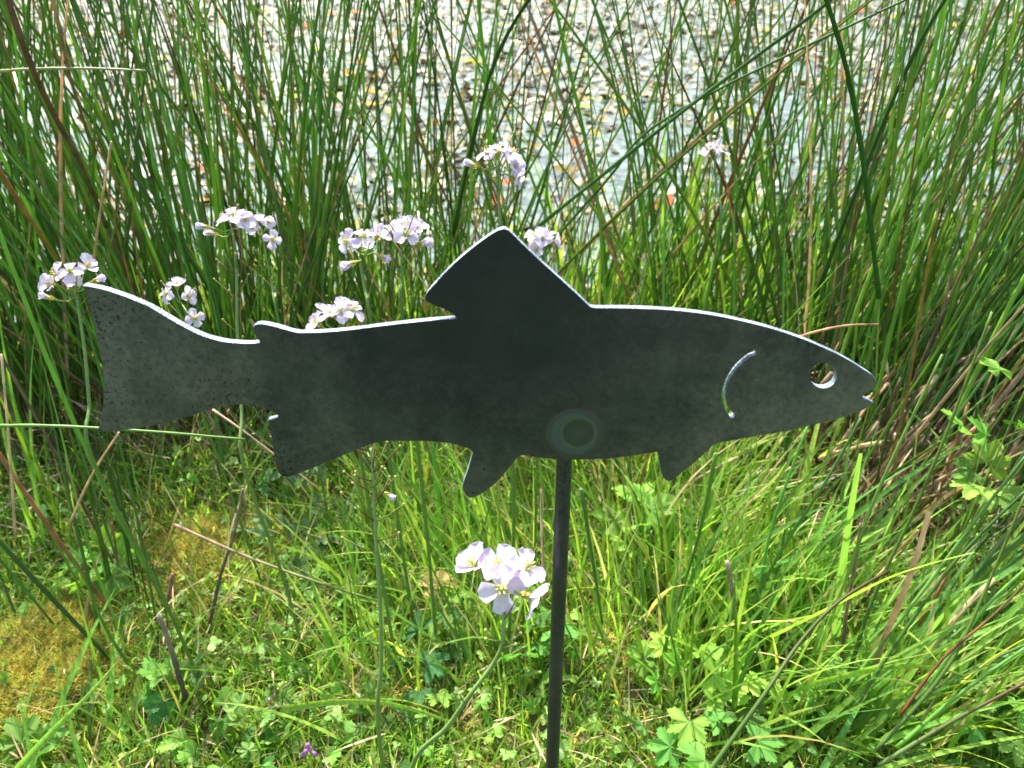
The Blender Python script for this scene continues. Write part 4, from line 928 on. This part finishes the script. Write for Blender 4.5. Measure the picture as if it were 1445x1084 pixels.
# ------------------------------------------------------------------ single stalks one can pick out
def stalk(name, label, pts, r, c0, c1=None, cat='dead stalk', flat=False, taper=0.6, mat=None):
    P = catmull([wp(*p) if len(p) == 3 else gp(*p) for p in pts], 5); o0 = P[0].copy(); b = MB(); n = len(P)
    if flat: b.ribbon([p-o0 for p in P], [r*2*(1-(1-taper)*i/n) for i in range(n)], (1, 0.1, 0.4) if abs(P[-1].z-P[0].z) > abs(P[-1].x-P[0].x) else (0, 0.5, 0.8), 0.35, c0, c1)
    else: b.tube([p-o0 for p in P], [r*(1-(1-taper)*i/n)*(1+0.12*math.sin(i*2.3)) for i in range(n)], 7, c0, c1)
    o = link(name, b.mesh(name, mat or M_DEAD)); o.location = o0; return tag(o, label, cat)
BR = (0.20, 0.14, 0.09); ST_ = (0.48, 0.40, 0.26); GN = (0.10, 0.22, 0.04); DK = (0.08, 0.055, 0.045)
stalk('fallen_stalk', 'thin brown stalk slanting down right across the turf below the anal fin', [(245, 740, .66), (330, 778, .66), (400, 805, .66), (480, 832, .67), (540, 850, .69)], 0.0014, (0.30, 0.22, 0.14), (0.12, 0.2, 0.05))
stalk('dark_stalk', 'dark brown upright dead stalk standing in the turf below the tail', [(295, 885, .74), (312, 810, .71), (330, 755, .68), (343, 690, .65)], 0.0017, DK, (0.2, 0.17, 0.13))
stalk('grey_stub', 'short grey broken stub leaning left beside the dark leafy plant', [(262, 985, .64), (250, 945, .63), (238, 905, .62), (224, 868, .61)], 0.0022, (0.14, 0.11, 0.07), (0.50, 0.44, 0.34), taper=0.8)
stalk('dry_stub', 'pale dry upright stub right of the rod under the fish head', [(1042, 905, .70), (1036, 850, .68), (1026, 792, .66)], 0.0021, (0.25, 0.19, 0.13), (0.40, 0.33, 0.27), taper=0.9)
stalk('curved_dry_stalk', 'long pale brown stalk curving up through the lower right grass', [(1236, 938, .62), (1258, 880, .60), (1290, 800, .58), (1312, 722, .56)], 0.0028, (0.35, 0.24, 0.14), (0.45, 0.37, 0.25), flat=True, taper=0.7)
stalk('thin_dry_stalk', 'rough brown dead stalk left of the long curved one', [(1187, 935, .66), (1195, 860, .64), (1208, 790, .62), (1214, 738, .61)], 0.0017, BR, (0.36, 0.28, 0.18))
stalk('dry_stick', 'straw coloured stick standing just left of the rod', [(768, 850, .52), (765, 770, .52), (763, 690, .52)], 0.0011, (0.35, 0.24, 0.13), ST_)
stalk('long_grass_stem', 'long green stem lying level across the lower tail', [(-10, 601, .50), (70, 601, .50), (200, 608, .51), (345, 620, .53)], 0.0012, (0.14, 0.28, 0.06), (0.16, 0.28, 0.07), cat='grass stem', mat=M_STALK)
stalk('long_grass_stem', 'pale stem crossing the left rushes level near the top', [(-10, 101, .62), (60, 97, .62), (140, 97, .63), (206, 100, .64)], 0.0013, (0.34, 0.38, 0.16), (0.34, 0.30, 0.2), cat='grass stem', mat=M_STALK)
stalk('bent_straw', 'curved straw stalk behind the forehead of the fish', [(1120, 478, .62), (1160, 466, .62), (1200, 459, .63), (1240, 458, .63)], 0.0012, (0.42, 0.30, 0.16), (0.4, 0.28, 0.15))
stalk('orange_rush', 'orange brown dead rush slanting down from the left edge', [(-10, 225, .60), (30, 290, .62), (60, 335, .64), (95, 385, .68)], 0.0019, (0.36, 0.15, 0.05), (0.25, 0.17, 0.04))
stalk('brown_rush_leaf', 'wide purplish brown dead rush at the top left', [(5, -20, .52), (35, 70, .55), (70, 150, .60), (115, 235, .66), (150, 320, .75)], 0.0023, (0.15, 0.085, 0.07), (0.13, 0.09, 0.05), taper=0.8)
stalk('straw_rush_leaf', 'pale tan dead rush leaf beside the purplish brown one', [(70, -20, .56), (88, 60, .60), (105, 130, .66), (135, 215, .76)], 0.0015, (0.30, 0.22, 0.15), (0.17, 0.11, 0.07))
stalk('slanting_straw', 'thin tan stalk leaning right in the left rushes', [(132, 370, .66), (140, 310, .62), (157, 200, .56)], 0.0011, (0.40, 0.29, 0.2), (0.50, 0.4, 0.3))
stalk('front_straw', 'pale straw standing at the left edge below the flowers', [(22, 760, .56), (14, 640, .53), (2, 500, .50)], 0.0010, (0.35, 0.26, 0.18), (0.50, 0.42, 0.32))
stalk('slanting_straw', 'tan straw slanting up right below the lower tail corner', [(98, 740, .60), (130, 670, .58), (168, 610, .56)], 0.0010, (0.35, 0.25, 0.17), (0.42, 0.31, 0.21))
stalk('slanting_straw', 'pale straw slanting behind the notch below the tail wrist', [(300, 578, .60), (340, 606, .60), (385, 640, .61), (450, 690, .64)], 0.0009, (0.40, 0.30, 0.22), (0.36, 0.27, 0.18))
stalk('leaning_dark_rush', 'long dark rush crossing from lower left to upper right above the fish head', [(740, 335, .80), (960, 160, .70), (1145, 22, .62), (1180, -10, .60)], 0.0020, (0.05, 0.12, 0.035), (0.05, 0.09, 0.035), cat='rush stem', mat=M_RUSH)
stalk('leaning_rush', 'long green rush rising right from the dorsal fin across the pond', [(640, 560, .95), (700, 440, .9), (850, 262, .78), (960, 155, .72), (1450, -80, .60)], 0.0017, (0.05, 0.13, 0.04), (0.04, 0.10, 0.03), cat='rush stem', mat=M_RUSH)
stalk('leaning_rush', 'thick green rush leaning left near the right edge of the pond', [(1240, 420, .66), (1218, 230, .56), (1195, 100, .50), (1160, -20, .46)], 0.0021, (0.06, 0.16, 0.04), (0.05, 0.13, 0.03), cat='rush stem', mat=M_RUSH)
stalk('leaning_rush', 'long green rush leaning right over the upper right corner', [(1150, 420, .85), (1265, 130, .66), (1345, -20, .58)], 0.0021, (0.05, 0.13, 0.04), (0.05, 0.12, 0.04), cat='rush stem', mat=M_RUSH)
stalk('leaning_rush', 'thick dark green rush leaning left above the dorsal fin', [(640, 330, .85), (690, 110, .70), (755, -15, .62)], 0.0022, (0.045, 0.13, 0.04), (0.05, 0.12, 0.04), cat='rush stem', mat=M_RUSH)
stalk('purple_rush', 'reddish brown dead rush sloping up from the lower right grass', [(1270, 1010, .52), (1330, 930, .52), (1400, 870, .52), (1450, 820, .52)], 0.0011, (0.20, 0.07, 0.035), (0.14, 0.08, 0.03))

stalk('broad_grass_blade', 'wide light green blade arching right above the lower right tuft', [(1090, 900, .64), (1180, 855, .60), (1270, 810, .57), (1375, 780, .55)], 0.0042, (0.15, 0.32, 0.05), (0.30, 0.48, 0.08), cat='grass blade', flat=True, taper=0.15, mat=M_BLADE)
stalk('broad_grass_blade', 'broad upright pale green blade under the mouth of the fish', [(1180, 900, .68), (1190, 800, .64), (1205, 700, .60), (1215, 640, .58)], 0.0042, (0.11, 0.24, 0.06), (0.15, 0.30, 0.07), cat='grass blade', flat=True, taper=0.3, mat=M_BLADE)
stalk('broad_grass_blade', 'long bright blade nearly level across the lower right grass', [(1150, 965, .60), (1230, 945, .60), (1300, 940, .60), (1360, 952, .60)], 0.0028, (0.2, 0.38, 0.06), (0.30, 0.48, 0.08), cat='grass blade', flat=True, taper=0.2, mat=M_BLADE)
stalk('broad_grass_blade', 'wide bright blade crossing the bottom left corner', [(20, 1090, .52), (70, 1035, .54), (120, 985, .56), (165, 935, .58)], 0.0036, (0.12, 0.27, 0.06), (0.17, 0.33, 0.08), cat='grass blade', flat=True, taper=0.15, mat=M_BLADE)
stalk('broad_grass_blade', 'long flat green blade lying across the turf at bottom centre', [(400, 1000, .64), (480, 990, .64), (560, 995, .64), (640, 1020, .64)], 0.0030, (0.16, 0.34, 0.06), (0.24, 0.42, 0.08), cat='grass blade', flat=True, taper=0.3, mat=M_BLADE)
